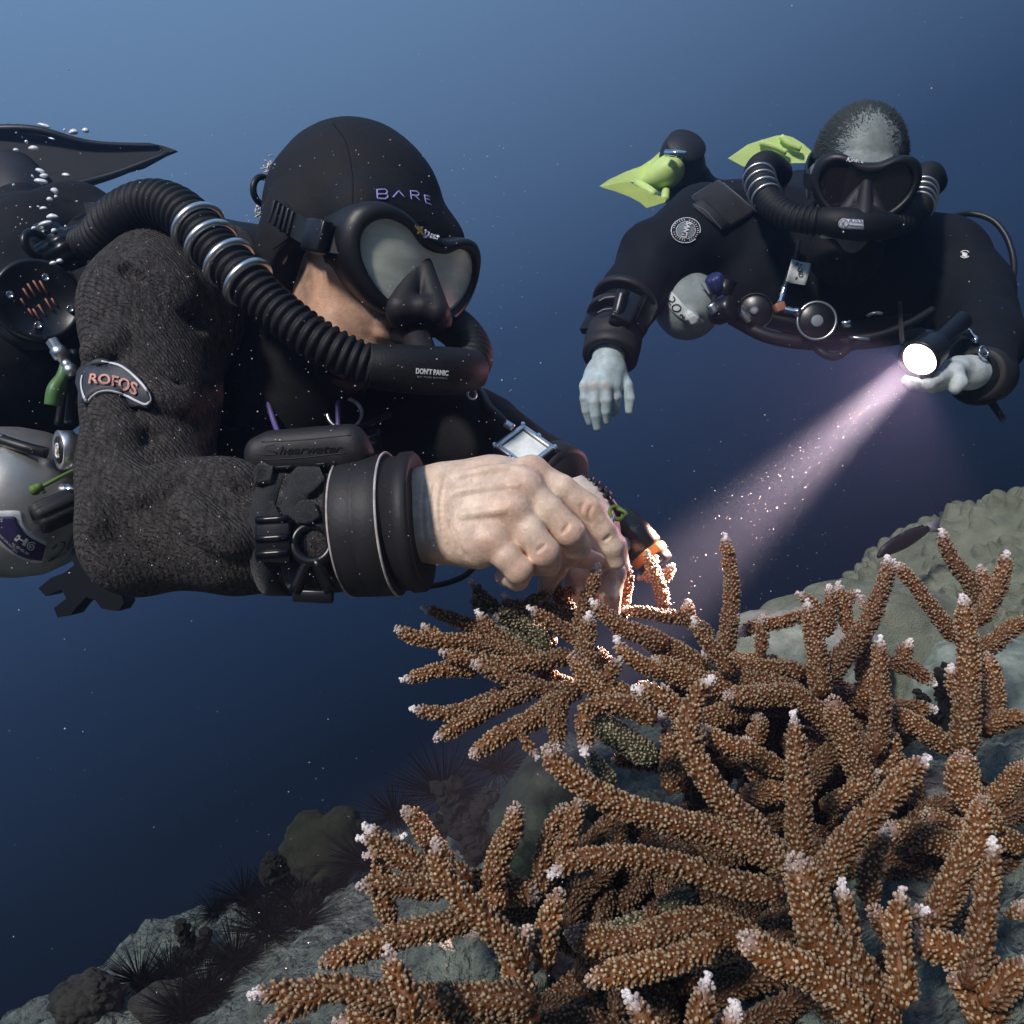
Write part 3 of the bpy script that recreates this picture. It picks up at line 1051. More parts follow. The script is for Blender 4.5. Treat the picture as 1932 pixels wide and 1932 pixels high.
# inner branches closing the thicket behind, gap shade put into a darker pigment
rg = np.random.default_rng(5)
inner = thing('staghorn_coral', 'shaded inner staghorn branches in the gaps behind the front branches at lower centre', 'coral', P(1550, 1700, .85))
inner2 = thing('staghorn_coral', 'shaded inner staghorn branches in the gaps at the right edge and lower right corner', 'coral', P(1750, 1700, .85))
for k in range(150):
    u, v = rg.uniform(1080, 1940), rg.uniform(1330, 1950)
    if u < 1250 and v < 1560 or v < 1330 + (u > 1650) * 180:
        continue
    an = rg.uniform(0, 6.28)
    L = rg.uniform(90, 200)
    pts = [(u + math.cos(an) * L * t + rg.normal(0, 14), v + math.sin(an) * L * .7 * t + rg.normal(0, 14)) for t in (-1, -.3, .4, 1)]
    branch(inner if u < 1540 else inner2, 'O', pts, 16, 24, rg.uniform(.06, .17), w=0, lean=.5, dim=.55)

# ------------------------------------------------------------------ boulder coral on the right
def boulder(name, label, c, r, bumps, amp, m, seed, nu=220, nv=130, cat='coral'):
    rng = np.random.default_rng(seed)
    th = np.linspace(.001, math.pi - .001, nv)
    ph = np.linspace(0, 2 * np.pi, nu, endpoint=False)
    TH, PH = np.meshgrid(th, ph, indexing='ij')
    D = np.stack([np.sin(TH) * np.cos(PH), np.sin(TH) * np.sin(PH), np.cos(TH)], -1).reshape(-1, 3)
    q = rng.normal(size=(bumps, 3))
    q /= np.linalg.norm(q, axis=1)[:, None]
    sep = 2.2 / math.sqrt(bumps)
    h = np.zeros(len(D))
    for s in range(0, len(D), 4000):
        dd = np.linalg.norm(D[s:s + 4000, None] - q[None], axis=2)
        dd.sort(axis=1)
        h[s:s + 4000] = np.clip(1 - (dd[:, 0] / sep) ** 2, 0, 1) * np.clip((dd[:, 1] - dd[:, 0]) / sep * 2.2, 0, 1) ** .5
    big_n = fbm(D * 2.2 + seed, 3, seed)
    msk = np.clip(.85 + 1.5 * fbm(D * 2.6 + 7 + seed, 2, seed + 3), .2, 1)
    R = 1 + .10 * big_n + amp * h * msk + .012 * fbm(D * 14, 3, seed + 8)
    V = D * R[:, None] * np.asarray(r) + np.asarray(c)
    i = np.arange(nv - 1)[:, None] * nu
    j = np.arange(nu)[None]
    F = np.stack([i + j, i + nu + j, i + nu + (j + 1) % nu, i + (j + 1) % nu], -1).reshape(-1, 4)
    o = obj(name, (V, F), m)
    return tag(o, label, cat), (V, F)


bo, bo_vf = boulder('boulder_coral', 'big bumpy grey green boulder coral behind the staghorn branches at right', P(2050, 1395, 1.58), (.50, .42, .43), 2600, .046, MATS['porites'], 4, 720, 420)
boulder('boulder_coral', 'smooth pale green coral mound low behind the staghorn, below the big boulder', P(1650, 1270, 1.36), (.20, .13, .14), 60, .09, MATS['porites'], 9, 160, 90)
boulder('boulder_coral', 'dark green lobed coral lump between the two coral thickets', P(1035, 1545, 1.02), (.055, .05, .07), 12, .25, MATS['green_lobe'], 12, 120, 70)
boulder('crusted_rock', 'whitish crusted rock showing under the branches at right edge', P(1890, 1330, 1.22), (.13, .10, .09), 40, .12, MATS['pale_crust'], 21, 120, 70, 'rock')
boulder('crusted_rock', 'pale rock glimpsed through the staghorn left of the tall right trunk', P(1500, 1250, 1.22), (.12, .10, .07), 40, .12, MATS['pale_crust'], 22, 120, 70, 'rock')
boulder('crusted_rock', 'light grey green stone in the gap at lower right edge', P(1890, 1660, .86), (.06, .05, .06), 30, .15, MATS['pale_crust'], 23, 100, 60, 'rock')
boulder('crusted_rock', 'small grey stone under the branch loop right of centre', P(1735, 1675, .84), (.05, .04, .035), 30, .15, MATS['pale_crust'], 25, 100, 60, 'rock')
boulder('crusted_rock', 'mottled stone below the white tipped arms at bottom centre', P(900, 1830, .82), (.07, .05, .04), 30, .15, MATS['rock'], 26, 100, 60, 'rock')
boulder('olive_sponge', 'dark olive rough lump on top of the rock ridge', P(612, 1600, 1.42), (.062, .05, .052), 9, .34, MATS['olive_sponge'], 31, 120, 70, 'sponge')
boulder('brown_lump', 'small knobbly brown lump at the lower left end of the ridge', on_reef(165, 1918)[0] + np.array([0, 0, .025]), (.045, .04, .03), 60, .16, MATS['brown_lump'], 33, 120, 70, 'rock')
boulder('brown_lump', 'low brown crusted mound among urchins near bottom left', on_reef(330, 1912)[0] + np.array([0, 0, .015]), (.055, .04, .024), 40, .12, MATS['brown_lump'], 34, 120, 70, 'rock')

# ------------------------------------------------------------------ sea urchins
def urchin_meshes(seed):
    rng = np.random.default_rng(seed)
    parts = []
    for k in range(170):
        d = rng.normal(size=3)
        d[2] = abs(d[2]) - .25 if rng.uniform() < .85 else d[2]
        d = unit(d)
        L = rng.uniform(.7, 1.5)
        parts.append(sweep(np.array([d * .25, d * (.3 + L * .45), d * (.3 + L)]), np.array([.015, .011, .003]), 4, cap=False))
    return join(ball((0, 0, 0), .30, 14, 10, (1, 1, .8))), join(*parts)


u_body, u_spines = urchin_meshes(1)
u_body2, u_spines2 = urchin_meshes(2)
UM = [(raw_mesh('urchin_body', *u_body), raw_mesh('spines', *u_spines)), (raw_mesh('urchin_body', *u_body2), raw_mesh('spines', *u_spines2))]
for a, b in UM:
    a.materials.append(MATS['urchin'])
    b.materials.append(MATS['urchin'])


def urchin(u, v, s, label, d=None, flip=0):
    if d is None:
        p, n = on_reef(u, v)
        p = p + np.array([0, 0, s * .2])
    else:
        p = P(u, v, d)
    s *= .84
    t = thing('sea_urchin', label, 'sea urchin', p, 'black long spined urchins on the reef')
    for nm, me in zip(('body', 'spines'), UM[flip % 2]):
        o = bpy.data.objects.new(nm, me)
        COL.objects.link(o)
        o.parent = t
    t.scale = (s, s, s)
    t.rotation_euler = (random.uniform(-.3, .3), random.uniform(-.3, .3), random.uniform(0, 6))
    return t


Hc = lambda x, y: (x * .38304, 1456.2 + y * .38304)
for k, (x, y, s, lab) in enumerate([
        (690, 1075, .055, 'black urchin on the low ridge nearest the lower left corner water'), (840, 1045, .05, 'black urchin between the lower mound and the left cup coral'),
        (1020, 1145, .058, 'black urchin with long spread spines left of the long white tipped coral arm'), (1160, 985, .062, 'large black urchin below the dark cup coral clump on the rock face'),
        (1310, 830, .062, 'black urchin with a white dot in the middle of the rock face group'), (1485, 775, .052, 'black urchin on bare rock right of the urchin group'),
        (1490, 640, .056, 'black urchin high on the rock under the olive lump'), (1310, 600, .046, 'small black urchin at the upper left edge of the rock'),
        (1390, 555, .044, 'black urchin tight below the olive lump on the skyline'), (1205, 665, .05, 'black urchin on the rock skyline in silhouette'),
        (900, 1240, .055, 'black urchin cut by the bottom edge of the photo'), (1060, 720, .04, 'faint spindly urchin in silhouette left of the rock crest'),
        (1310, 740, .045, 'black urchin half hidden behind the middle group')]):
    u, v = Hc(x, y)
    urchin(u, v, s, lab, None, k)
urchin(940, 1450, .05, 'black urchin under the lowest arm of the coral fan', 1.38, 0)
urchin(838, 1500, .075, 'big black urchin with long upright spines left of the black cup coral', 1.45, 1)
urchin(745, 1540, .05, 'black urchin behind the pale coral cluster tips', 1.42, 0)
urchin(690, 1628, .055, 'black urchin squeezed between the rock and the bottom centre coral', 1.2, 1)
urchin(1480, 1240, .07, 'far black urchin whose spines show behind the tall coral spire', 1.75, 0)
urchin(1390, 1250, .07, 'far black urchin behind the torch lit coral', 1.8, 1)
urchin(1795, 1030, .07, 'black urchin on top of the big boulder coral by the fish', 1.72, 0)

# ------------------------------------------------------------------ black cup corals
def cup(spec, d, label, seed, s=1.0):
    rng = np.random.default_rng(seed)
    parts = []
    if d is None:
        d = on_reef(*spec[0][0][0])[0][1] - .015
    for pts, r in spec:
        c = crom(np.array([P(u, v, d + rng.uniform(-.01, .01)) for u, v in pts]), 14)
        rad = r * KPX * d * (1 + .25 * rng.normal(0, 1, 14).clip(-1, 1))
        parts.append(sweep(c, rad, 8))
        for q in range(14):
            for _ in range(3):
                dr = unit(rng.normal(size=3))
                p0 = c[q] + dr * rad[q] * .6
                rr = r * KPX * d * rng.uniform(.45, .7)
                parts.append(lathe([(0, rr * .8), (rr * 1.2, rr), (rr * 1.5, rr * .95), (rr * 1.15, rr * .5)], p0, dr, 7))
    V, F = join(*parts)
    o = obj('cup_coral', (V, F), MATS['cup_coral'])
    return tag(o, label, 'cup coral', 'black cup corals')


cup([([Hc(960, 920), Hc(930, 850), Hc(900, 770)], 11), ([Hc(960, 920), Hc(1000, 850), Hc(1010, 780)], 9), ([Hc(870, 900), Hc(940, 900)], 10)], None, 'forked black cup coral standing on the rock skyline at left', 1)
cup([([Hc(1330, 520), Hc(1340, 470), Hc(1350, 440)], 14), ([Hc(1380, 500), Hc(1375, 450)], 11)], None, 'black cup coral knob on the skyline left of the olive lump', 2)
cup([([Hc(1470, 660), Hc(1510, 620), Hc(1550, 590)], 14), ([Hc(1550, 620), Hc(1580, 680), Hc(1610, 690)], 11)], None, 'black cup coral branching over the urchins below the olive lump', 3)
cup([([Hc(1090, 890), Hc(1120, 920), Hc(1170, 930), Hc(1220, 900)], 13)], None, 'black cup coral clump above the large rock face urchin', 4)
cup([([(905, 1610), (880, 1560), (850, 1510), (840, 1480)], 22), ([(880, 1560), (910, 1520), (920, 1500)], 15), ([(860, 1540), (830, 1560), (800, 1545)], 16)], 1.2, 'large black cup coral beside the pale coral cluster, left of the green lump', 5)
cup([([(1800, 1420), (1785, 1360), (1782, 1300), (1775, 1270)], 13), ([(1785, 1370), (1755, 1340), (1735, 1310)], 11), ([(1795, 1390), (1805, 1340)], 10)], 1.15, 'black cup coral growing beside the tall right hand coral trunk', 6)
cup([([(1500, 1155), (1505, 1140), (1515, 1128)], 9)], 1.5, 'small black cup coral knob beside the white coral tips in the middle', 7)

# ------------------------------------------------------------------ fish
fd = 1.34
fpts = [P(1655, 1052, fd), P(1672, 1038, fd), P(1705, 1020, fd + .01), P(1738, 1004, fd + .02), P(1752, 997, fd + .025)]
ft = thing('fish', 'dark fish with a pale tail swimming over the boulder coral', 'fish', fpts[2])
q = crom(np.hstack([np.array(fpts), np.array([[.002], [.0095], [.0130], [.0085], [.0048]])]), 24)
obj('body', sweep(q[:, :3], q[:, 3], 14, flat=(.45, 1), up=(0.3, 0, 1)), MATS['fish'], ft)
tb = fpts[-1]
obj('tail_fin', plate([tb + np.array([-.002, 0, -.006]), tb + np.array([.024, .004, -.006]), tb + np.array([.017, .003, .004]), tb + np.array([.022, .004, .018]), tb + np.array([-.004, 0, .007])], .0015), MATS['fish_tail'], ft)
obj('dorsal_fin', plate([P(1690, 1014, fd), P(1710, 1000, fd + .01), P(1742, 990, fd + .02), P(1740, 1000, fd + .02)], .0015), MATS['fish'], ft)

# ------------------------------------------------------------------ drifting particles in the water
rng = np.random.default_rng(77)
ps = []
for k in range(1500):
    d = rng.uniform(.35, 3.2) ** 1.0
    ps.append((P(rng.uniform(-40, 1972), rng.uniform(-40, 1972), d), rng.uniform(.0002, .0005) * (.5 + .55 * d) * (2.0 if rng.uniform() < .05 else 1)))
for k in range(450):      # silt close in front of the near diver
    d = rng.uniform(.55, .8)
    ps.append((P(rng.uniform(0, 1000), rng.uniform(250, 1100), d), rng.uniform(.00022, .00055)))
L0, L1 = P(1733, 680, 1.34), P(1262, 1128, 1.02)
for k in range(650):      # backscatter along the torch beam
    t = rng.uniform(0, 1)
    w = .03 + .06 * t
    ps.append((L0 * (1 - t) + L1 * t + rng.normal(0, w * .62, 3), rng.uniform(.0002, .00045) * (1.8 if rng.uniform() < .06 else 1)))
oct_v = np.array([(1, 0, 0), (-1, 0, 0), (0, 1, 0), (0, -1, 0), (0, 0, 1), (0, 0, -1)], float)
oct_f = np.array([(0, 2, 4), (2, 1, 4), (1, 3, 4), (3, 0, 4), (2, 0, 5), (1, 2, 5), (3, 1, 5), (0, 3, 5)])
pv, pf = [], []
for i, (c, r) in enumerate(ps):
    st = rng.uniform(.6, 1.6, 3)
    pv.append(oct_v * r * st + c)
    pf.append(oct_f + 6 * i)
po = obj('drifting_particles', (np.vstack(pv), np.vstack(pf)), MATS['particle'], smooth=True)
tag(po, 'pale specks of silt drifting everywhere in the water', 'silt', kind='stuff')
# ------------------------------------------------------------------ heads
def head_frame(f, roll=0):
    f = unit(f)
    up = unit(np.array([0, 0, 1.]) - f * f[2])
    rt = np.cross(f, up)
    if roll:
        up, rt = up * math.cos(roll) + rt * math.sin(roll), rt * math.cos(roll) - up * math.sin(roll)
    return np.array([rt, f, up])          # rows: right, forward, up


def head_sdf(h=.0028, neck=True):
    s = SDF((-.11, -.14, -.22), (.11, .16, .15), h)
    s.ell((0, -.012, .032), (.076, .098, .090), 0)
    s.ell((0, .038, -.045), (.058, .064, .078), .03)
    s.cap((-.03, .045, -.088), (.03, .045, -.088), .026, .026, .02)
    s.cap((0, .078, -.104), (0, .078, -.104), .020, .020, .018)
    s.cap((-.040, .082, .026), (.040, .082, .026), .014, .014, .014)
    for q in (-1, 1):
        s.ell((q * .046, .068, -.022), (.022, .022, .018), .018)
        s.ell((q * .031, .103, .004), (.016, .014, .011), .010, 'sub')
        s.ell((q * .079, -.008, -.012), (.007, .019, .031), .006)
        s.cap((q * .018, .098, -.034), (q * .013, .108, -.036), .008, .007, .006)
    s.cap((0, .098, .012), (0, .121, -.030), .008, .0125, .012)
    s.ell((0, .101, -.062), (.024, .010, .007), .006)
    s.ell((0, .098, -.073), (.021, .010, .008), .006)
    s.cap((-.02, .111, -.067), (.02, .111, -.067), .002, .002, .003, 'sub')
    s.cap((0, -.025, -.07), (0, -.060, -.20 if neck else -.115), .060, .064 if neck else .05, .03)
    return s


HEAD_V, HEAD_F = head_sdf().mesh()


def place(V, c, R, sc):
    return np.asarray(V) * sc @ R + np.asarray(c)


def eyes(parent, c, R, sc):
    for q in (-1, 1):
        V, F = ball((q * .031, .083, .004), .0125, 14, 10)
        obj('eye', (place(V, c, R, sc), F), MATS['eye_white'], parent)


def mask_parts(t, c, R, sc, lens_m, w=1.0, y0=.128, hgt=1.0):
    """one window dive mask; half outlines in head coordinates (x, z)"""
    o_h = [(0, .034), (.020, .036), (.045, .046), (.066, .046), (.084, .034), (.091, .010), (.086, -.016), (.070, -.040), (.050, -.056), (.030, -.062), (0, -.062)]
    l_h = [(0, .017), (.016, .020), (.034, .031), (.056, .033), (.071, .023), (.077, .006), (.072, -.014), (.058, -.032), (.040, -.045), (.022, -.049), (0, -.049)]

    def full(hh):
        a = [(x * w, z * hgt) for x, z in hh]
        return smooth_closed(a + [(-x, z) for x, z in a[1:-1]][::-1], 72)
    O, Lq = full(o_h), full(l_h)

    def loop(Q, y, s=1.0):
        x, z = Q[:, 0] * s, Q[:, 1] * s
        return np.stack([x, y - 2.6 * x ** 2, z], 1)
    loops = [loop(O, y0 - .066, .90), loop(O, y0 - .045, .95), loop(O, y0 - .022, 1.0), loop(O, y0 - .008, 1.015), loop(O, y0, .985), loop(Lq * .5 + O * .5, y0 + .004),
             loop(Lq, y0 + .003, 1.03), loop(Lq, y0 - .002, 1.0), loop(Lq, y0 - .006, .995)]
    V = np.vstack(loops)
    n = 72
    F = []
    for i in range(len(loops) - 1):
        for j in range(n):
            j2 = (j + 1) % n
            F.append([i * n + j, i * n + j2, (i + 1) * n + j2, (i + 1) * n + j])
    fr = (place(V, c, R, sc), F)
    obj('frame', fr, MATS['rubber'], t)
    # lens: concentric rings so it can bend with the frame
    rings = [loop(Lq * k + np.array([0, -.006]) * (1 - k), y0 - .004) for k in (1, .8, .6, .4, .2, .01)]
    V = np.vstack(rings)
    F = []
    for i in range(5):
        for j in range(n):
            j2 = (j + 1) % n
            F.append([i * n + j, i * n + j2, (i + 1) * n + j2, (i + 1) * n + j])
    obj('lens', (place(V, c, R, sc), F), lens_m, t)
    s = SDF((-.055, .07, -.095), (.055, .235, .03), .0016)
    s.cap((0, y0 - .012, .006), (0, y0 + .030, -.044), .008, .014, 0)
    for q in (-1, 1):
        s.cap((q * .005, y0 - .012, -.004), (q * .028, y0 + .004, -.050), .009, .015, .005)
        s.cap((q * .012, y0 + .020, -.044), (q * .028, y0 + .002, -.054), .013, .013, .006)
    s.cap((-.02, y0 - .002, -.060), (.02, y0 - .002, -.060), .013, .013, .008)
    V, F = s.mesh()
    obj('nose_pocket', (place(V, c, R, sc), F), MATS['rubber_matte'], t)
    return fr


# ------------------------------------------------------------------ near diver
H1C, H1R, H1S = P(665, 477, 1.05), head_frame((.70, -.65, -.30), -.08), 1.13


def h1(x, y, z):
    return np.array([x, y, z]) * H1S @ H1R + H1C


# body: head, trunk, arms and both bare hands
hv = place(HEAD_V, H1C, H1R, H1S)
stub = np.clip(1 - np.abs(HEAD_V[:, 1] - .020) / .026, 0, 1) * np.clip((-.0 - HEAD_V[:, 2]) / .02, 0, 1)
stub = np.maximum(stub, np.exp(-(((HEAD_V[:, 0]) / .034) ** 2 + ((HEAD_V[:, 2] + .070) / .024) ** 2)) * (HEAD_V[:, 1] > .05))
stub = np.maximum(stub, .8 * np.clip((-.085 - HEAD_V[:, 2]) / .02, 0, 1) * (HEAD_V[:, 1] > -.01))
stub = np.clip(stub * (.75 + .9 * fbm(HEAD_V * 160, 2, 4)), 0, 1)[:, None]
skin = np.array([.70, .42, .29])
hc = skin * (1 - stub * .72) + np.array([.10, .085, .075]) * stub * .72

# right hand, the one reaching to the coral
s = SDF(P(690, 1140, .97), P(1200, 840, .97), .0012)
s = SDF((P(680, 1150, .97)[0], .78, P(680, 1150, .97)[2]), (P(1215, 840, .97)[0], .98, P(1215, 835, .97)[2]), .0012)
s.chain(PP([(700, 948, .885), (800, 938, .883), (880, 930, .89)]), [.029, .0275, .028], .012)
s.chain(PP([(700, 1004, .878), (800, 1000, .876), (870, 1004, .872)]), [.030, .0275, .026], .02)
s.chain(PP([(850, 928, .895), (930, 905, .893), (1003, 894, .888)]), [.027, .021, .0148], .018)
s.chain(PP([(850, 940, .885), (930, 925, .878), (988, 922, .868)]), [.028, .0215, .0156], .016)
s.chain(PP([(850, 968, .876), (920, 965, .866), (965, 966, .856)]), [.028, .021, .0152], .016)
s.chain(PP([(845, 1000, .872), (890, 1015, .86), (927, 1021, .850)]), [.027, .020, .0145], .016)
s.ell(P(905, 985, .888), (.042, .030, .034), .015)
s.chain(PP([(835, 1016, .866), (905, 1040, .858)]), [.020, .016], .014)
# flesh between the curled fingers
s.ell(P(984, 1040, .866), (.020, .014, .018), .006)
# thumb
s.chain(PP([(905, 990, .91), (1000, 1020, .93), (1082, 1046, .925), (1135, 1064, .918)]), [.019, .0145, .0125, .0095], .004, .014)
for pts, rad in (([(1003, 894, .888), (1060, 922, .882), (1110, 960, .885), (1137, 998, .888), (1155, 1030, .894), (1163, 1058, .900)], [.0148, .0128, .0132, .0110, .0112, .0086]),
                 ([(988, 922, .868), (1035, 962, .862), (1075, 1004, .862), (1090, 1032, .878), (1072, 1052, .905)], [.0152, .0136, .0138, .0118, .0095]),
                 ([(965, 966, .856), (1000, 1004, .849), (1028, 1042, .848), (1034, 1062, .865), (1010, 1068, .893)], [.0150, .0134, .0136, .0116, .0095]),
                 ([(927, 1021, .850), (955, 1050, .844), (979, 1076, .845), (976, 1092, .862), (950, 1088, .885)], [.0140, .0124, .0124, .0106, .0085])):
    s.chain(PP(pts), [k * 1.07 for k in rad], .0035, .008)
for q, r in (((1003, 888, .884), .0142), ((990, 916, .863), .0150), ((967, 960, .851), .0146), ((927, 1017, .846), .0135)):
    s.cap(P(*q), P(*q), r, r, .008)
pv_, pf_ = s.mesh(0)
pb = bvh((pv_, pf_))
for pts, r in (([(838, 905), (830, 950), (834, 1000), (846, 1040)], .0012), ([(820, 915), (812, 960), (816, 1010)], .0010), ([(858, 1000), (866, 1030), (880, 1052)], .0010),
               ([(800, 900), (797, 960), (800, 1020)], .0010), ([(848, 985), (858, 1015), (866, 1040)], .0009), ([(1100, 950), (1096, 968), (1104, 984)], .0009),
               ([(1117, 955), (1110, 975), (1116, 992)], .0009), ([(1150, 1012), (1141, 1020)], .0009), ([(1072, 990), (1062, 1006)], .0009), ([(1028, 1028), (1014, 1040)], .0008)):
    c = [onto(pb, u, v, .0004, .87)[0] for u, v in crom(np.array(pts, float), 12)]
    s.chain(c, [r * .42] * 12, .003, mode='sub')
for pts, r in (([(860, 898), (930, 884), (985, 882)], .0030), ([(860, 928), (920, 918), (975, 916)], .0030), ([(870, 972), (915, 966), (950, 962)], .0026)):
    c = [onto(pb, u, v, -.0016, .87)[0] for u, v in crom(np.array(pts, float), 14)]
    s.chain(c, [r * .7] * 14, .006)
rh = s.mesh(1)


def hand_cols(V, base, knuckles, rad=.014):
    n = fbm(V * 45, 3, 8)[:, None]
    c = np.tile(np.asarray(base), (len(V), 1)) * (1 + np.array([.08, .16, .20]) * n)
    red = np.zeros(len(V))
    for k in knuckles:
        red = np.maximum(red, np.exp(-((V - P(*k)) ** 2).sum(1) / rad ** 2))
    red = red[:, None]
    return c * (1 - .55 * red) + np.array([.58, .29, .19]) * .55 * red


SKIN1 = np.array([.80, .60, .46])
rc = hand_cols(rh[0], SKIN1, [(1003, 888, .875), (985, 925, .855), (962, 970, .84), (925, 1030, .835), (1110, 960, .872), (1075, 1004, .85), (1028, 1042, .835), (979, 1076, .83)])

# left hand behind it, fingers down round the coral
s = SDF((P(1000, 1180, 1.06)[0], .90, P(1000, 1185, 1.06)[2]), (P(1210, 860, 1.06)[0], 1.08, P(1000, 860, 1.06)[2]), .0014)
s.chain(PP([(1050, 905, 1.03), (1085, 960, 1.02), (1100, 1010, 1.005)]), [.030, .034, .034], .01)
s.ell(P(1098, 1000, 1.01), (.042, .024, .045), .02)
for pts, rad in (([(1066, 1025, .99), (1050, 1070, .955), (1035, 1095, .952), (1028, 1122, .96)], [.014, .0125, .0110, .0085]),
                 ([(1090, 1035, 1.0), (1085, 1085, .985), (1080, 1115, .987), (1076, 1140, .995)], [.0145, .013, .0115, .009]),
                 ([(1116, 1035, 1.0), (1120, 1088, .985), (1116, 1118, .988), (1112, 1145, .996)], [.0145, .013, .0115, .009]),
                 ([(1140, 1030, .985), (1158, 1082, .935), (1152, 1120, .93), (1154, 1165, .94)], [.0145, .0130, .0114, .0090]),
                 ([(1125, 990, .99), (1160, 1030, .97), (1172, 1070, .962)], [.017, .013, .010])):
    s.chain(PP(pts), rad, .003, .012)
lh = s.mesh(1)
lc = hand_cols(lh[0], SKIN1 * np.array([.92, .98, 1.05]), [(1157, 1082, .965)])
s = SDF((-1.2, .8, -.25), (.12, 1.98, .80), .014)
for pts, rad in (([(560, 650, 1.22), (300, 590, 1.3), (-100, 590, 1.4), (-350, 610, 1.5)], [.13, .13, .12, .12]), ([(300, 545, 1.02), (265, 760, .97), (265, 985, .90), (450, 995, .885), (700, 990, .878)], [.06, .05, .042, .04, .03]),
                 ([(640, 690, 1.3), (790, 770, 1.2), (900, 825, 1.12), (1050, 900, 1.03)], [.065, .045, .036, .030]), ([(-350, 610, 1.5), (40, 590, 1.72), (45, 400, 1.9)], [.1, .06, .045]), ([(560, 640, 1.2), (650, 520, 1.12)], [.07, .055])):
    s.chain(PP(pts), rad, .03)
cr = s.mesh(1)
bv, bf = join((hv, HEAD_F), rh, lh, cr)
d1 = obj('person', (bv, bf), MATS['skin_warm'], None, True, np.vstack([hc, rc, lc, np.tile(skin, (len(cr[0]), 1))]))
tag(d1, 'near diver in black hood and knitted drysuit reaching a bare hand to the coral', 'person')
eyes(d1, H1C, H1R, H1S)

# hood
s = SDF((-.13, -.16, -.24), (.13, .17, .16), .003)
s.ell((0, -.014, .034), (.086, .108, .097), 0)
s.ell((0, -.030, .048), (.070, .080, .082), .02)
s.ell((0, .034, -.045), (.068, .072, .086), .03)
s.cap((0, -.025, -.07), (0, -.062, -.20), .072, .082, .03)
s.cap((0, -.07, -.19), (0, -.09, -.23), .09, .10, .02)
s.cap((-.045, .070, .030), (.045, .070, .030), .033, .033, .02)
s.ell((0, .130, -.080), (.074, .112, .084), .006, 'sub')
for q in (-1, 1):
    s.ell((q * .079, -.010, -.012), (.018, .034, .046), .02)
s.ell((0, .02, -.06), (.055, .05, .07), .01, 'sub')
for q in (-1, 1):
    s.ell((q * .072, .040, -.058), (.034, .040, .056), .008, 'sub')
hdv, hdf = s.mesh()
hdv = hdv + vnormals(hdv, hdf) * (fbm(hdv * np.array([14, 14, 30]), 3, 12)[:, None] * .0022)
hd = (place(hdv, H1C, H1R, H1S), hdf)
hood = obj('hood', hd, MATS['neoprene'], d1)
hb = bvh(hd)
obj('seam', join(lay_line(hb, [(628, 232), (652, 268), (664, 330), (664, 400), (655, 428)], 3.2, .0002, 40, 1.0, .6), lay_line(hb, [(515, 470), (560, 440), (620, 428), (655, 428), (720, 420), (800, 418)], 3, .0002, 40, 1.0, .6)), MATS['suit_black'], hood)
strokes_ = [[(711, 359), (712, 375), (726, 376), (731, 373), (731, 369), (727, 367), (712, 367)], [(711, 359), (726, 358), (730, 361), (730, 365), (727, 367)], [(741, 373), (752, 361), (763, 373)],
           [(776, 377), (774, 361), (786, 362), (790, 366), (788, 370), (777, 369)], [(783, 370), (792, 379)], [(800, 369), (803, 383), (813, 387)], [(800, 369), (810, 372)], [(801, 375), (811, 378)]]
obj('lettering', join(*[lay_line(hb, q, 3.4, .0008, 12, 1.0, .4, straight=True) for q in [[(a, b) for a, b in k] for k in strokes_]]), MATS['lilac_print'], hood)

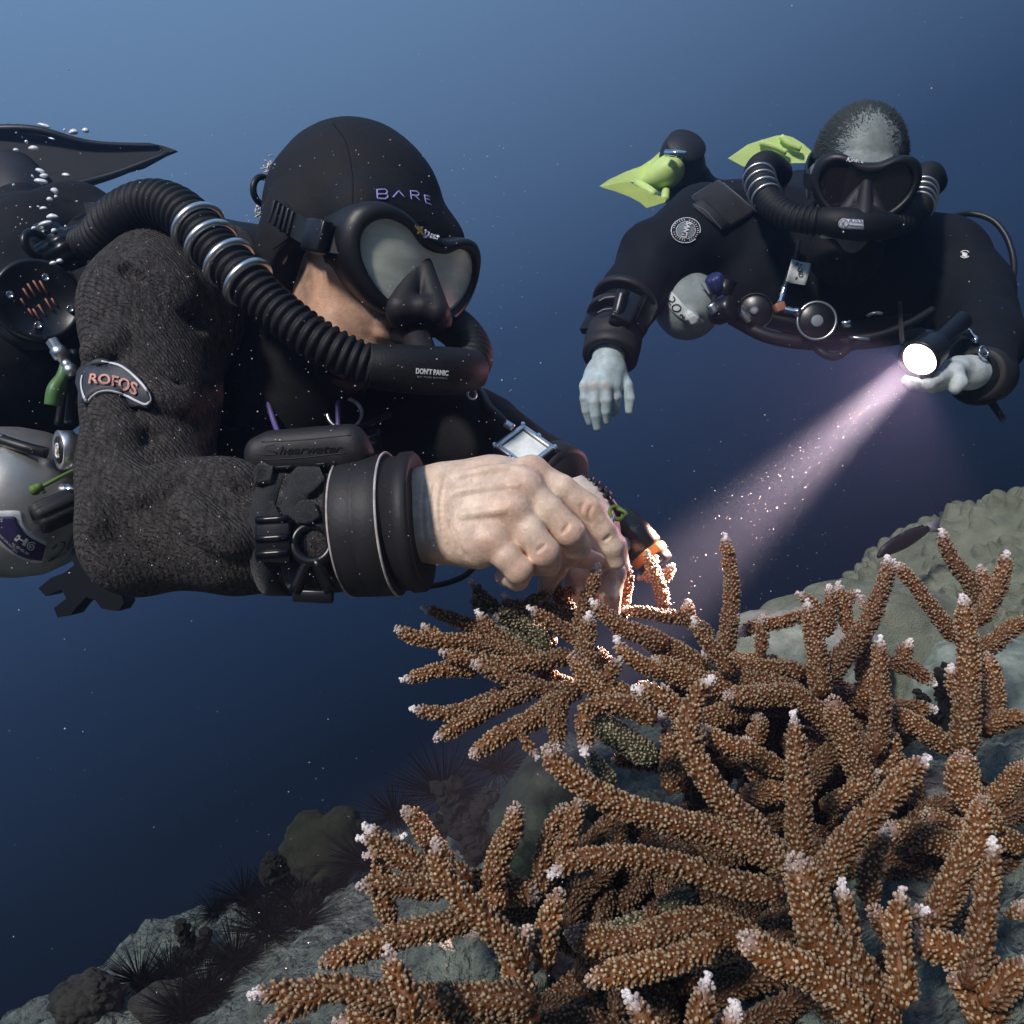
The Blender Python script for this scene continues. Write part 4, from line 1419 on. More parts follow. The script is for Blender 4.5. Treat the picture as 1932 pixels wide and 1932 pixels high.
# drysuit: right sleeve fine, the rest coarser
def sleeve(creased):
    s = SDF((P(90, 1, 1.1)[0] - .06, .74, P(1, 1160, .92)[2]), (P(730, 1, .9)[0], 1.16, P(1, 400, 1.06)[2]), .0029)
    s.chain(PP([(338, 560, 1.05), (300, 592, 1.0), (288, 760, .965), (282, 880, .93), (286, 985, .90)]), [.092, .078, .066, .060, .064], .03)
    s.chain(PP([(286, 985, .90), (450, 997, .885), (600, 1003, .878), (705, 1000, .872)]), [.066, .0655, .060, .058], .008)
    s.cap(P(248, 1035, .905), P(240, 900, .93), .040, .035, .04)
    s.cap(P(420, 560, 1.14), P(400, 800, 1.12), .09, .07, .05)
    if creased:
        b = creased
        J = lambda x, y: (.2736 * x, 634.3 + .2736 * y)
        I = lambda x, y: (.2736 * x, 158.6 + .2736 * y)
        for pts, r in (([J(840, 770), J(790, 880), J(745, 1050), J(715, 1230)], .023), ([J(820, 790), J(850, 900), J(940, 965), J(1080, 955), J(1260, 880)], .016), ([J(600, 95), J(680, 150), J(830, 170)], .008),
                       ([J(860, 650), J(980, 690), J(1120, 680)], .008), ([I(1030, 1220), I(1180, 1400), I(1300, 1560), I(1390, 1700)], .014), ([I(850, 1280), I(1000, 1300), I(1120, 1290)], .010),
                       ([J(850, 430), J(860, 560), J(840, 700)], .010), ([J(1000, 360), J(1100, 400), J(1250, 370)], .009), ([J(1350, 1080), J(1480, 1230), J(1620, 1340), J(1760, 1370)], .006),
                       ([J(650, 1000), J(640, 1200), J(660, 1400)], .005), ([J(640, 620), J(600, 760), J(560, 880)], .005), ([J(1600, 950), J(1650, 1050), J(1780, 1100)], .005)):
            q = crom(np.array(pts, float), 18)
            c = [onto(b, u, v, .002, .95)[0] for u, v in q]
            w = np.sin(np.linspace(.15, math.pi - .1, 18)) ** .6
            nr = min(r, .011)
            for dz in np.arange(.004, -r * .5, -.0042):
                s.chain([p + unit(p) * (-dz) for p in c], list(nr * w), .0055, mode='sub')
        for pts, r in (([J(680, 460), J(750, 540), J(800, 660), J(830, 760)], .010), ([J(900, 1060), J(1200, 960), J(1500, 930), J(1700, 960)], .012), ([J(620, 110), J(760, 40), J(800, 0)], .007),
                       ([J(820, 900), J(900, 1010), J(1010, 1060)], .011), ([I(1000, 1180), I(1150, 1290), I(1300, 1470)], .010), ([J(1050, 380), J(1150, 440), J(1280, 470)], .008),
                       ([J(1300, 1150), J(1450, 1330), J(1650, 1420)], .008), ([J(690, 850), J(650, 1050), J(680, 1300)], .010)):
            q = crom(np.array(pts, float), 18)
            c = [onto(b, u, v, -r * .62, .95)[0] for u, v in q]
            s.chain(c, [r] * 18, .016)
    return s.mesh(1)


sl0 = sleeve(None)
sl = sleeve(bvh(sl0))
n_ = fbm(sl[0] * 16, 2, 5)[:, None] * .0022
sl = (sl[0] + vnormals(*sl) * n_, sl[1])
slb = bvh(sl)
s = SDF((-1.4, .85, -.25), (.12, 2.05, .82), .0085)
s.chain(PP([(560, 655, 1.23), (300, 600, 1.3), (-100, 600, 1.4), (-380, 620, 1.5)]), [.152, .155, .15, .15], .03)
s.chain(PP([(560, 610, 1.22), (630, 540, 1.14)]), [.11, .075], .03)
s.chain(PP([(430, 600, 1.15), (330, 560, 1.06)]), [.12, .085], .04)
s.chain(PP([(640, 690, 1.3), (790, 775, 1.2), (900, 828, 1.12), (1045, 900, 1.035)]), [.10, .066, .052, .042], .04)
s.cap(P(960, 845, 1.08), P(985, 905, 1.07), .035, .03, .03)
s.chain(PP([(-380, 620, 1.5), (40, 590, 1.72), (45, 400, 1.9)]), [.14, .085, .062], .03)
trunk = s.mesh(1)
tr_n = fbm(trunk[0] * 14, 3, 15)[:, None] * .006
trunk = (trunk[0] + vnormals(*trunk) * tr_n, trunk[1])
trb = bvh(trunk)
suit = obj('sleeve', sl, MATS['suit_knit'], d1)
obj('drysuit', trunk, MATS['suit_black'], d1)
# arm patch
J = lambda x, y: (.2736 * x, 634.3 + .2736 * y)
up_c = [J(560, 330), J(580, 230), J(640, 165), J(720, 155), J(830, 195), J(930, 260), J(1010, 350), J(1050, 440)]
lo_c = [J(580, 390), J(600, 470), J(640, 430), J(700, 398), J(780, 400), J(870, 440), J(950, 490), J(1035, 500)]
pvf = lay_grid(slb, up_c, lo_c, 36, 9, .004, .0022, .95)
obj('patch', pvf, MATS['patch_slate'], suit)
ptb = bvh(pvf)
obj('patch_border', join(lay_line(ptb, [J(700, 175), J(830, 205), J(930, 280), J(1010, 370), J(1035, 440), J(1005, 470), J(940, 445), J(850, 400), J(760, 375), J(680, 385), J(630, 420), J(600, 450), J(575, 400), J(562, 330), J(570, 270)], 5, .0008, 90, .95, .3)), MATS['white_print'], suit)
obj('lettering', lay_text(ptb, 'ROFOS', (J(632, 240), J(962, 312), J(948, 392), J(618, 316)), .0022, .95, .05, 0, .02, arc=.28), MATS['salmon_print'], suit)
# wrist cuff
A0 = P(655, 998, .873)
AX = unit(P(790, 984, .866) - A0)
cuff = obj('cuff', lathe([(-.004, .050), (-.004, .0625), (.003, .0672), (.022, .0688), (.0235, .0683), (.025, .0690), (.046, .0700), (.049, .0680), (.050, .062), (.0505, .0655), (.061, .0665), (.0625, .0690), (.073, .0690), (.0755, .0665), (.075, .0620), (.070, .050), (.071, .034)], A0, AX, 72), MATS['rubber_matte'], suit)
obj('piping', join(torus(A0 + AX * .001, AX, .0668, .0011, 90, 6), torus(A0 + AX * .0470, AX, .0703, .0013, 90, 6)), MATS['piping'], suit)
lx = unit(P(1050, 902, 1.033) - P(960, 855, 1.085))
obj('cuff', lathe([(0, .03), (0, .043), (.025, .042), (.028, .036)], P(1035, 895, 1.04), lx, 40), MATS['rubber_matte'], suit)

# mask
mk = thing('diving_mask', 'black dive mask with pale green lens, its reflection painted in, on the near diver', 'mask', h1(0, .13, 0))
fr1 = mask_parts(mk, H1C, H1R, 1.0, MATS['reflection_lens'], 1.06, .143, .98)
fb = bvh(fr1)
obj('lettering', lay_text(fb, 'DEEP', ((799, 434), (829, 442), (827, 455), (797, 447)), .0030, 1.0, .06, .1, .02), MATS['white_print'], mk)
obj('lettering', lay_text(fb, 'X', ((782, 427), (798, 431), (797, 443), (784, 440)), .0030, 1.0, .06, -.2, .04), MATS['gold_print'], mk)


def ribbon(c, ups, w, t):
    c = np.asarray(c)
    T = np.gradient(c, axis=0)
    V, F = [], []
    for p, u, tt in zip(c, ups, T):
        u = unit(u)
        nn = unit(np.cross(tt, u))
        for a, b in ((-1, -1), (1, -1), (1, 1), (-1, 1)):
            V.append(p + u * a * w / 2 + nn * b * t / 2)
    for i in range(len(c) - 1):
        for a in range(4):
            F.append([i * 4 + a, i * 4 + (a + 1) % 4, (i + 1) * 4 + (a + 1) % 4, (i + 1) * 4 + a])
    F += [[0, 1, 2, 3][::-1], [len(V) - 4 + a for a in range(4)]]
    return np.array(V), F


def strap_path(q, hs=1.0):
    return [(q * .074, .106, -.002), (q * .090, .070, -.004), (q * .0935, .035, .002), (q * .0915, .0, .012), (q * .080, -.05, .026), (q * .050, -.098, .036), (0, -.124, .040)]


for q in (-1, 1):
    c = crom(np.array(strap_path(q)), 40)
    obj('strap', ribbon([h1(*p) for p in c], [H1R[2]] * 40, .026, .004), MATS['rubber'], mk, smooth=False)
obj('strap_buckle', rbox(h1(.0925, .072, -.004), H1R[1], H1R[2], H1R[0], .017, .017, .007, .003), MATS['plastic'], mk)
rb = [rbox(h1(.0955, .030 - k * .009, .003 + k * .002), H1R[1], H1R[2], H1R[0], .0022, .0125, .003, .001) for k in range(5)]
obj('strap_ridges', join(*rb), MATS['rubber'], mk)
obj('strap_ridges', join(*[rbox(h1(-.0955, .030 - k * .009, .003 + k * .002), H1R[1], H1R[2], H1R[0], .0022, .0125, .003, .001) for k in range(5)]), MATS['rubber'], mk)
obj('strap_loop', torus(P(497, 360, 1.08), (.5, -.3, -.1), .016, .004, 30, 8), MATS['rubber'], mk)
frz = []
rr_ = np.random.default_rng(3)
for cx, cy in ((508, 306), (503, 316), (489, 395), (487, 402)):
    for k in range(7):
        a = P(cx + rr_.normal(0, 3), cy + rr_.normal(0, 5), 1.10)
        frz.append(tube([a, a + rr_.normal(0, .0015, 3), a + rr_.normal(0, .003, 3) - np.array([.002, 0, .002])], .0009, 6, 5))
obj('frayed_cord', join(*frz), MATS['cord_white'], mk)

# rebreather: canister, corrugated loop and mouthpiece
rbx = thing('rebreather', 'black rebreather canister and corrugated breathing loop with four steel rings on near diver', 'rebreather', P(60, 570, 1.05))
loop_pts = [(118, 478, 1.10, 26), (150, 462, 1.06, 30), (185, 448, 1.03, 38), (215, 415, 1.005, 42), (258, 390, .985, 44), (300, 384, .97, 45), (340, 400, .955, 46), (378, 435, .94, 46), (402, 465, .93, 46), (435, 500, .92, 46), (470, 535, .91, 45), (510, 575, .905, 44),
            (560, 615, .90, 43), (610, 648, .90, 42), (660, 674, .905, 41), (705, 692, .91, 40)]
HC = crom(np.array([np.append(P(u, v, d), r * KPX * d) for u, v, d, r in loop_pts]), 560)
HL = np.concatenate([[0], np.cumsum(np.linalg.norm(np.diff(HC[:, :3], axis=0), axis=1))])


def corrugate(C, L, i0, pitch, depth):
    w = .5 + .5 * np.cos(L / pitch * 2 * np.pi)
    r = C[:, 3].copy()
    r[i0:] = r[i0:] - depth * w[i0:] ** 1.5
    return r


hose_vf = sweep(HC[:, :3], corrugate(HC, HL, 70, .0098, .0034), 36)
obj('breathing_hose', hose_vf, MATS['hose_cover'], rbx)
hsb = bvh(hose_vf)
for (u, v) in ((376, 431), (400, 462), (433, 497), (468, 533)):
    k = int(np.argmin([abs(p[0] / (KPX * p[1]) + 966 - u) + abs(966 - p[2] / (KPX * p[1]) - v) for p in HC[:, :3]]))
    T = unit(HC[min(k + 3, 559), :3] - HC[k - 3, :3])
    obj('ring', torus(HC[k, :3], T, HC[k, 3] + .0005, .0046, 64, 10), MATS['steel'], rbx)
mp_c = P(800, 700, .925)
m_ax = unit(P(905, 702, .965) - P(700, 690, .91))
mp = [P(697, 690, .908), P(740, 694, .913), P(800, 699, .926), P(860, 700, .945), P(895, 698, .965)]
mouth = tube(mp, [.0225, .0245, .0255, .0250, .0215], 60, 40)
obj('mouthpiece', mouth, MATS['hose_cover'], rbx)
mb = bvh(mouth)
obj('mouth_tube', tube([P(800, 690, .93), h1(0, .135, -.068), h1(0, .105, -.066)], [.016, .015, .014], 12, 18), MATS['rubber_matte'], rbx)
obj('label_text', lay_text(mb, "DON'T PANIC", ((785, 694), (846, 699), (845, 709), (784, 705)), .0012, .93, .05, 0, .03), MATS['white_print'], rbx)
obj('label_text', lay_text(mb, "BY THE DIVERS", ((787, 709), (843, 712), (843, 715), (787, 712)), .0012, .93, .05, 0, .01), MATS['grey_print'], rbx)
HC2 = crom(np.array([np.append(P(u, v, d), r * KPX * d) for u, v, d, r in [(885, 698, .965, 37), (893, 672, .99, 38), (880, 640, 1.02, 38), (850, 612, 1.06, 38), (810, 590, 1.12, 37), (740, 560, 1.2, 36), (640, 520, 1.27, 35), (500, 480, 1.3, 34), (330, 460, 1.28, 32), (160, 490, 1.2, 28)]]), 420)
HL2 = np.concatenate([[0], np.cumsum(np.linalg.norm(np.diff(HC2[:, :3], axis=0), axis=1))])
obj('breathing_hose', sweep(HC2[:, :3], corrugate(HC2, HL2, 0, .0094, .0032), 30), MATS['hose_cover'], rbx)
cx = unit(np.array([.50, -.80, -.05]))
cc = P(73, 566, 1.0)
obj('canister', lathe([(-.30, .040), (-.295, .046), (-.06, .046), (-.058, .0425), (-.03, .0425), (-.028, .046), (-.004, .0465), (0, .0455), (0.002, .041), (-.003, .0385), (-.0032, .001)], cc, cx, 64), MATS['plastic'], rbx)
ref = unit(np.cross((0, 0, 1.), cx))
ref2 = np.cross(cx, ref)
Mc = lambda x, y: cc + ref * ((x - 73) * KPX) / max(abs(ref[0]), .3) + ref2 * ((566 - y) * KPX)
for (x, y) in ((83, 522), (33, 562), (119, 576), (73, 613)):
    scw = obj('screw', lathe([(-.004, .0042), (.0016, .0042), (.0024, .0034), (.0012, .0022), (.0004, .001)], Mc(x, y) - cx * .001, cx, 20), MATS['chrome'], rbx)
sl_ = []
for k, (x, y, L) in enumerate([(56, 556, 22), (63, 548, 26), (71, 541, 26), (80, 540, 26), (51, 572, 14), (88, 572, 26), (78, 584, 24), (70, 592, 22), (62, 590, 16), (95, 566, 16)]):
    a, b = Mc(x - L * .22, y - L * .42), Mc(x + L * .22, y + L * .42)
    sl_.append(tube([a - cx * .0022, b - cx * .0022], .0012, 3, 6))
obj('grille_slots', join(*sl_), MATS['copper_slot'], rbx)
nut_c = P(128, 470, 1.06)
na = unit(P(150, 462, 1.06) - P(85, 495, 1.06))
obj('connector_nut', lathe([(-.030, .018), (-.030, .020), (-.012, .0215), (-.010, .024), (.008, .025), (.010, .021), (.024, .020)], nut_c, na, 48, lobes=(12, .10)), MATS['plastic'], rbx)
obj('elbow', tube([P(95, 488, 1.07), P(85, 510, 1.06), P(80, 535, 1.04)], .018, 14, 20), MATS['plastic'], rbx)
obj('port_ring', torus(P(68, 461, 1.04), (.85, -.5, .1), .014, .0048, 40, 10), MATS['plastic'], rbx)
obj('ribbed_knob', lathe([(-.012, .017), (-.010, .019), (.010, .019), (.012, .017)], P(93, 447, 1.08), (.9, -.3, .2), 60, lobes=(24, .10)), MATS['plastic'], rbx)

# wing behind the shoulder
s = SDF((-.9, 1.05, .0), (-.3, 1.6, .55), .006)
s.chain(PP([(205, 430, 1.24), (150, 425, 1.27), (60, 470, 1.32), (-120, 500, 1.35)]), [.035, .055, .075, .08], .02)
s.cap(P(40, 640, 1.2), P(-60, 700, 1.22), .13, .14, .04)
s.cap(P(60, 470, 1.22), P(60, 640, 1.2), .07, .10, .04)
wv, wf = s.mesh(1)
wv = wv + vnormals(wv, wf) * fbm(wv * 18, 3, 3)[:, None] * .006
wing = thing('buoyancy_wing', 'black buoyancy wing with grey band on the back of the near diver', 'wing', P(60, 560, 1.3))
obj('bladder', (wv, wf), MATS['suit_black'], wing)
wb = bvh((wv, wf))
obj('band', lay_grid(wb, [(158, 385), (185, 388), (205, 400)], [(178, 440), (195, 430), (210, 425)], 10, 8, .002, .002, 1.25), MATS['webbing'], wing)

# chest rig hanging under the loop
rig = thing('harness', 'black chest harness with steel rings and violet hose on the near diver', 'harness', P(560, 760, 1.08))
obj('strap', lay_grid(trb, [(470, 560), (474, 700), (480, 840)], [(494, 560), (500, 700), (508, 840)], 20, 4, .004, .002, 1.1), MATS['webbing'], rig)
obj('hose', tube([P(488, 690, 1.04), P(500, 740, 1.03), P(515, 790, 1.02), P(530, 830, 1.0)], .0032, 24, 10), MATS['cord_violet'], rig)
obj('hose', tube([P(636, 735, 1.06), P(638, 790, 1.05), P(640, 840, 1.04)], .0030, 16, 10), MATS['cord_violet'], rig)
obj('ring', torus(P(650, 780, 1.06), (.2, -.9, .3), .020, .0026, 40, 8), MATS['steel'], rig)
obj('ring', torus(P(575, 765, 1.05), (.3, -.6, .7), .012, .002, 30, 8), MATS['steel'], rig)
bk = P(430, 760, 1.035)
obj('buckle', join(tube([bk + np.array([-.022, 0, -.002]), bk + np.array([-.012, -.006, .022]), bk + np.array([.030, -.006, .018]), bk + np.array([.034, 0, -.006]), bk + np.array([.02, .0, -.012]), bk + np.array([-.02, 0, -.006])], .0022, 30, 8),
                   tube([bk + np.array([-.020, -.002, -.010]), bk + np.array([0, -.004, -.028]), bk + np.array([.036, 0, -.032])], .0020, 16, 8), tube([bk + np.array([.0, -.003, -.010]), bk + np.array([.016, -.003, -.026])], .002, 6, 8),
                   tube([bk + np.array([.016, -.003, -.010]), bk + np.array([.032, -.003, -.028])], .002, 6, 8)), MATS['rubber'], rig)
obj('inflator', lathe([(0, .011), (.004, .014), (.03, .0155), (.033, .012)], P(672, 842, 1.05), (1, -.15, .22), 32, lobes=(8, .16)), MATS['plastic'], rig)
obj('hook_line', tube([P(560, 812, 1.05), P(610, 815, 1.04), P(680, 805, 1.06), P(735, 782, 1.12)], .0035, 20, 10), MATS['webbing'], rig)

# case strapped on the forearm
FA = unit(P(620, 1003, .877) - P(450, 997, .885))
case = thing('wrist_gauge', 'dark rubber gauge case strapped on top of the near sleeve', 'gauge', P(588, 870, .87))
bx = unit(np.array([1, -.05, .055]))
bz = unit(np.array([-.055, -.25, 1.]))
by = unit(np.cross(bz, bx))
cs = rbox(P(588, 862, .862), bx, by, bz, .0555, .024, .0145, .006, 4)
s = SDF((P(450, 1, .9)[0], .79, P(1, 905, .86)[2]), (P(720, 1, .9)[0], .94, P(1, 790, .9)[2]), .0015)
Lq = lambda x, y: (475.7 + .1368 * x, 792.9 + .1368 * y)
for a, b, r in (((110, 420), (1400, 330), .014), ((110, 560), (1450, 480), .013), ((300, 330), (1330, 240), .013), ((110, 640), (1250, 560), .008)):
    s.cap(P(*Lq(*a), .86), P(*Lq(*b), .855), r, r, .008)
    s.cap(P(*Lq(*a), .89), P(*Lq(*b), .885), r, r, .012)
s.cap(P(*Lq(1400, 380), .855), P(*Lq(1520, 480), .86), .012, .010, .01)
csv = s.mesh(1)
csb = bvh(csv)
obj('case', csv, MATS['rubber_matte'], case)
obj('raised_line', join(lay_line(csb, [Lq(140, 545), Lq(600, 525), Lq(1300, 450)], 2.2, .0002, 24, .86, .7), lay_line(csb, [Lq(130, 300), Lq(700, 270), Lq(1360, 205)], 2.2, .0002, 24, .86, .7)), MATS['rubber_matte'], case)
obj('lettering', join(lay_line(csb, [Lq(160, 480), Lq(330, 470), Lq(340, 440), Lq(200, 400), Lq(190, 360), Lq(330, 330)], 1.8, .0004, 20, .86, .6), lay_text(csb, 'hearwater', (Lq(370, 360), Lq(1260, 330), Lq(1230, 440), Lq(370, 470)), .0010, .86, .06, .3, .0)), MATS['rubber'], case)
obj('slots', join(*[lay_line(csb, q, w, .0003, 6, .86, .3) for q, w in (([Lq(205, 662), Lq(245, 662)], 12), ([Lq(320, 660), Lq(560, 645)], 8), ([Lq(880, 620), Lq(1020, 605)], 8), ([Lq(1120, 605), Lq(1150, 603)], 14))]), MATS['ink'], case)
for u, w in ((535, .011), (592, .013)):
    c0 = P(u, 1003, .8795)
    obj('strap', lathe([(-w, .059), (-w, .0640), (w, .0632), (w, .058)], c0, FA, 64), MATS['webbing'], case)
for q in (([Lq(20, 680), Lq(110, 670), Lq(300, 720)], [Lq(30, 900), Lq(120, 920), Lq(270, 900)]), ([Lq(560, 820), Lq(760, 640), Lq(880, 640)], [Lq(650, 1040), Lq(800, 1080), Lq(1010, 900)]), ([Lq(240, 1150), Lq(330, 1190), Lq(410, 1330)], [Lq(120, 1480), Lq(300, 1420), Lq(500, 1400)]),
          ([Lq(600, 1250), Lq(700, 1160), Lq(860, 1150)], [Lq(640, 1420), Lq(800, 1440), Lq(960, 1350)])):
    obj('velcro_tab', lay_grid(slb, q[0], q[1], 18, 10, .005, .003, .88), MATS['fuzz'], case)
bkc, _ = onto(slb, 521, 1016, .006, .86)
obj('buckle', join(rbox(bkc, FA, (0, 1, 0.0), (0, 0, 1), .0165, .005, .021, .002), *[tube([bkc + FA * -.015 + np.array([0, -.006, z]), bkc + FA * .015 + np.array([0, -.006, z + .003])], .0032, 4, 10) for z in (.017, .0, -.014)]), MATS['plastic'], case)
bkc, _ = onto(slb, 592, 1050, .006, .86)
obj('buckle', join(torus(bkc + np.array([0, 0, .014]), (.1, -1, .2), .017, .005, 32, 8), tube([bkc + np.array([-.003, -.002, .0]), bkc + np.array([-.016, 0, -.03])], .006, 6, 10), tube([bkc + np.array([.003, -.002, .0]), bkc + np.array([.016, 0, -.03])], .006, 6, 10),
                   rbox(bkc + np.array([0, .002, -.034]), FA, (0, 1, 0), (0, 0, 1), .019, .005, .006, .002)), MATS['plastic'], case)

# computer on the left forearm
M5 = lambda x, y: (845.7 + .2189 * x, 740.1 + .2189 * y)
pl, pt, pr = P(*M5(405, 452), 1.0), P(*M5(655, 270), 1.02), P(*M5(915, 485), .995)
ax_, ay_ = unit(pt - pl), unit(pr - pt)
ay_ = unit(ay_ - ax_ * np.dot(ax_, ay_))
az_ = np.cross(ax_, ay_)
if az_[1] > 0:
    az_ = -az_
hx_, hy_ = np.linalg.norm(pt - pl) / 2, np.linalg.norm(pr - pt) / 2
oc = (pl + pr) / 2
dc = thing('dive_computer', 'square dive computer with bright blank screen on the left forearm of near diver', 'dive computer', oc)
obj('case', rbox(oc - az_ * .011, ax_, ay_, az_, hx_ * 1.02, hy_ * 1.12, .0095, .004, 3), MATS['plastic'], dc)


def frame_ring(c, ax, ay, az, hx, hy, wid, t):
    return join(rbox(c + ay * (hy - wid / 2), ax, ay, az, hx, wid / 2, t, .0008), rbox(c - ay * (hy - wid / 2), ax, ay, az, hx, wid / 2, t, .0008),
                rbox(c + ax * (hx - wid / 2), ax, ay, az, wid / 2, hy - wid, t, .0008), rbox(c - ax * (hx - wid / 2), ax, ay, az, wid / 2, hy - wid, t, .0008))


obj('bezel', frame_ring(oc, ax_, ay_, az_, hx_, hy_, .0055, .0022), MATS['steel'], dc)
obj('screen', rbox(oc - az_ * .0016, ax_, ay_, az_, hx_ * .72, hy_ * .74, .0008, .0003), MATS['screen'], dc)
obj('glass_border', rbox(oc - az_ * .0024, ax_, ay_, az_, hx_ - .005, hy_ - .005, .0006, .0002), MATS['glass_dark'], dc)
for a in (-1, 1):
    for b in (-1, 0, 1):
        obj('screw', lathe([(-.003, .0028), (.0028, .0028), (.0032, .002), (.0022, .001)], oc + ax_ * hx_ * a * .97 + ay_ * hy_ * b * .97, az_, 16), MATS['chrome'], dc)
cs_ = P(*M5(560, 310), 1.01)
obj('cable_stub', tube([cs_, P(*M5(490, 265), 1.012)], .0045, 6, 14), MATS['steel'], dc)
obj('cable', tube([P(*M5(490, 265), 1.012), P(*M5(420, 210), 1.02), P(*M5(345, 120), 1.04), P(*M5(300, 10), 1.08), P(900, 730, 1.14)], [.0045, .0068, .005, .0036, .0036], 40, 12), MATS['rubber_matte'], dc)
obj('ring', torus(P(890, 743, 1.02), (.6, -.7, .2), .0065, .0012, 24, 8), MATS['steel'], dc)

# hand torch strapped to the left hand
lt = thing('hand_torch', 'black torch with orange ring strapped to the left hand of near diver', 'torch', P(1195, 1010, 1.0))
ta = unit(P(1240, 1062, .99) - P(1160, 960, 1.01))
obj('body', lathe([(0, .014), (.004, .019), (.030, .023), (.052, .023), (.056, .021)], P(1166, 972, 1.075), ta, 40), MATS['plastic'], lt)
obj('ring', lathe([(0, .021), (.0015, .0232), (.009, .0230), (.011, .021)], P(1166, 972, 1.075) + ta * .0565, ta, 40), MATS['orange_ring'], lt)
obj('head', lathe([(0, .020), (.001, .0215), (.010, .021), (.011, .018)], P(1166, 972, 1.075) + ta * .068, ta, 40), MATS['plastic'], lt)
obj('button', lathe([(0, .0095), (.003, .0095), (.0035, .007)], P(1175, 1028, 1.045), (.2, -1, .1), 30), MATS['steel'], lt)
kc = [P(1060, 890, 1.02), P(1085, 894, 1.015), P(1112, 908, 1.01), P(1135, 930, 1.005), P(1150, 955, 1.005), P(1162, 972, 1.008)]
kq = crom(np.hstack([np.array(kc), np.array([[.0042], [.0042], [.0058], [.0078], [.0085], [.0095]])]), 120)
kr = kq[:, 3] * (1 + .22 * np.sign(np.sin(np.arange(120) * .55)) * ((np.arange(120) > 42) & (np.arange(120) < 92)))
obj('cable', sweep(kq[:, :3], kr, 14), MATS['rubber'], lt)
obj('clip', join(torus(P(1150, 1003, .975), (.7, -.5, .4), .013, .0019, 30, 8), tube([P(1158, 975, .975), P(1150, 1000, .97), P(1143, 1020, .97)], .0024, 10, 8)), MATS['chrome'], lt)
obj('clip', torus(P(1122, 1052, .968), (.8, -.5, .2), .0105, .0019, 30, 8), MATS['chrome'], lt)
obj('cord', join(torus(P(1163, 968, .985), (.3, -.8, .4), .008, .0022, 24, 8), tube([P(1165, 960, .985), P(1178, 965, .98), P(1183, 972, .98)], .002, 8, 8)), MATS['cord_green'], lt)
obj('grip', join(tube([P(1068, 1092, 1.0), P(1085, 1088, 1.0), P(1104, 1096, 1.0)], .010, 12, 14), rbox(P(1120, 1030, 1.01), (1, 0, 0), (0, 1, 0), (0, 0, 1), .03, .012, .014, .004)), MATS['plastic'], lt)
obj('cord', tube([P(770, 1106, .97), P(820, 1105, .98), P(870, 1090, .99), P(900, 1065, 1.0), P(930, 1030, 1.02)], .0033, 30, 10), MATS['rubber'], lt)

# tank hanging at the left
tk = thing('stage_cylinder', 'scuffed grey cylinder with navy sticker hanging at left under the near diver', 'cylinder', P(30, 945, 1.05))
ta_ = unit(np.array([-1, .16, .03]))
tank_vf = lathe([(-.03, .014), (-.005, .015), (.0, .02), (.006, .036), (.018, .056), (.036, .073), (.058, .083), (.085, .087), (.5, .087), (.51, .08)], P(162, 952, 1.01), ta_, 96)
tank = obj('tank', tank_vf, MATS['tank_metal'], tk)
tkb = bvh(tank_vf)
Kc = lambda x, y: (.09576 * x, 925 + .09576 * y)
obj('sticker', lay_grid(tkb, [Kc(-300, 405), Kc(0, 405), Kc(390, 415), Kc(450, 600), Kc(620, 830), Kc(930, 1010)], [Kc(-300, 900), Kc(-100, 1000), Kc(150, 1180), Kc(330, 1300), Kc(600, 1410), Kc(830, 1420)], 40, 10, .0006, .0004, 1.0), MATS['white_tape'], tk)
obj('sticker_print', lay_grid(tkb, [Kc(-300, 510), Kc(0, 512), Kc(285, 520), Kc(350, 650), Kc(540, 890), Kc(900, 1080)], [Kc(-300, 790), Kc(-100, 880), Kc(130, 1090), Kc(330, 1240), Kc(560, 1335), Kc(815, 1375)], 40, 10, .0013, .0003, 1.0), MATS['navy_label'], tk)
sp_ = [(610 + r * math.cos(a) * 1.0, 1095 + r * math.sin(a)) for a, r in [(k * .5, 8 + k * 3.6) for k in range(25)]]
obj('lettering', join(lay_line(tkb, [Kc(*q) for q in sp_], 2.2, .0018, 60, 1.0, .3), lay_text(tkb, 'H', (Kc(350, 860), Kc(560, 960), Kc(480, 1090), Kc(280, 960)), .002, 1.0, .05, 0, .04), lay_text(tkb, 'MAR APR MAY JUN', (Kc(10, 850), Kc(350, 1180), Kc(320, 1230), Kc(-20, 900)), .002, 1.0, .05),
                      lay_text(tkb, '24', (Kc(60, 545), Kc(60, 615), Kc(20, 615), Kc(20, 545)), .002, 1.0, .05), lay_text(tkb, 'TEL 077 456 603', (Kc(250, 1020), Kc(570, 1215), Kc(550, 1260), Kc(230, 1070)), .002, 1.0, .05)), MATS['white_print'], tk)
obj('handwriting', join(lay_line(tkb, [Kc(1035, 1150), Kc(1130, 1060)], 2.6, .0012, 8, 1.0, .3), lay_line(tkb, [Kc(1200, 1015), Kc(1270, 1020), Kc(1260, 1110), Kc(1150, 1250), Kc(950, 1390), Kc(1150, 1290), Kc(1310, 1210)], 2.6, .0012, 40, 1.0, .3),
                        lay_line(tkb, [Kc(1315, 1175), Kc(1380, 1000), Kc(1490, 810), Kc(1540, 800), Kc(1500, 950), Kc(1400, 1100), Kc(1315, 1175)], 2.6, .0012, 40, 1.0, .3)), MATS['ink'], tk)
ka = unit(P(58, 985, .92) - P(150, 945, .95))
obj('valve_knob', lathe([(0, .010), (.001, .0155), (.006, .0175), (.040, .0180), (.046, .0155), (.047, .007), (.040, .005)], P(148, 946, .95), ka, 56, lobes=(7, .14)), MATS['rubber_matte'], tk)
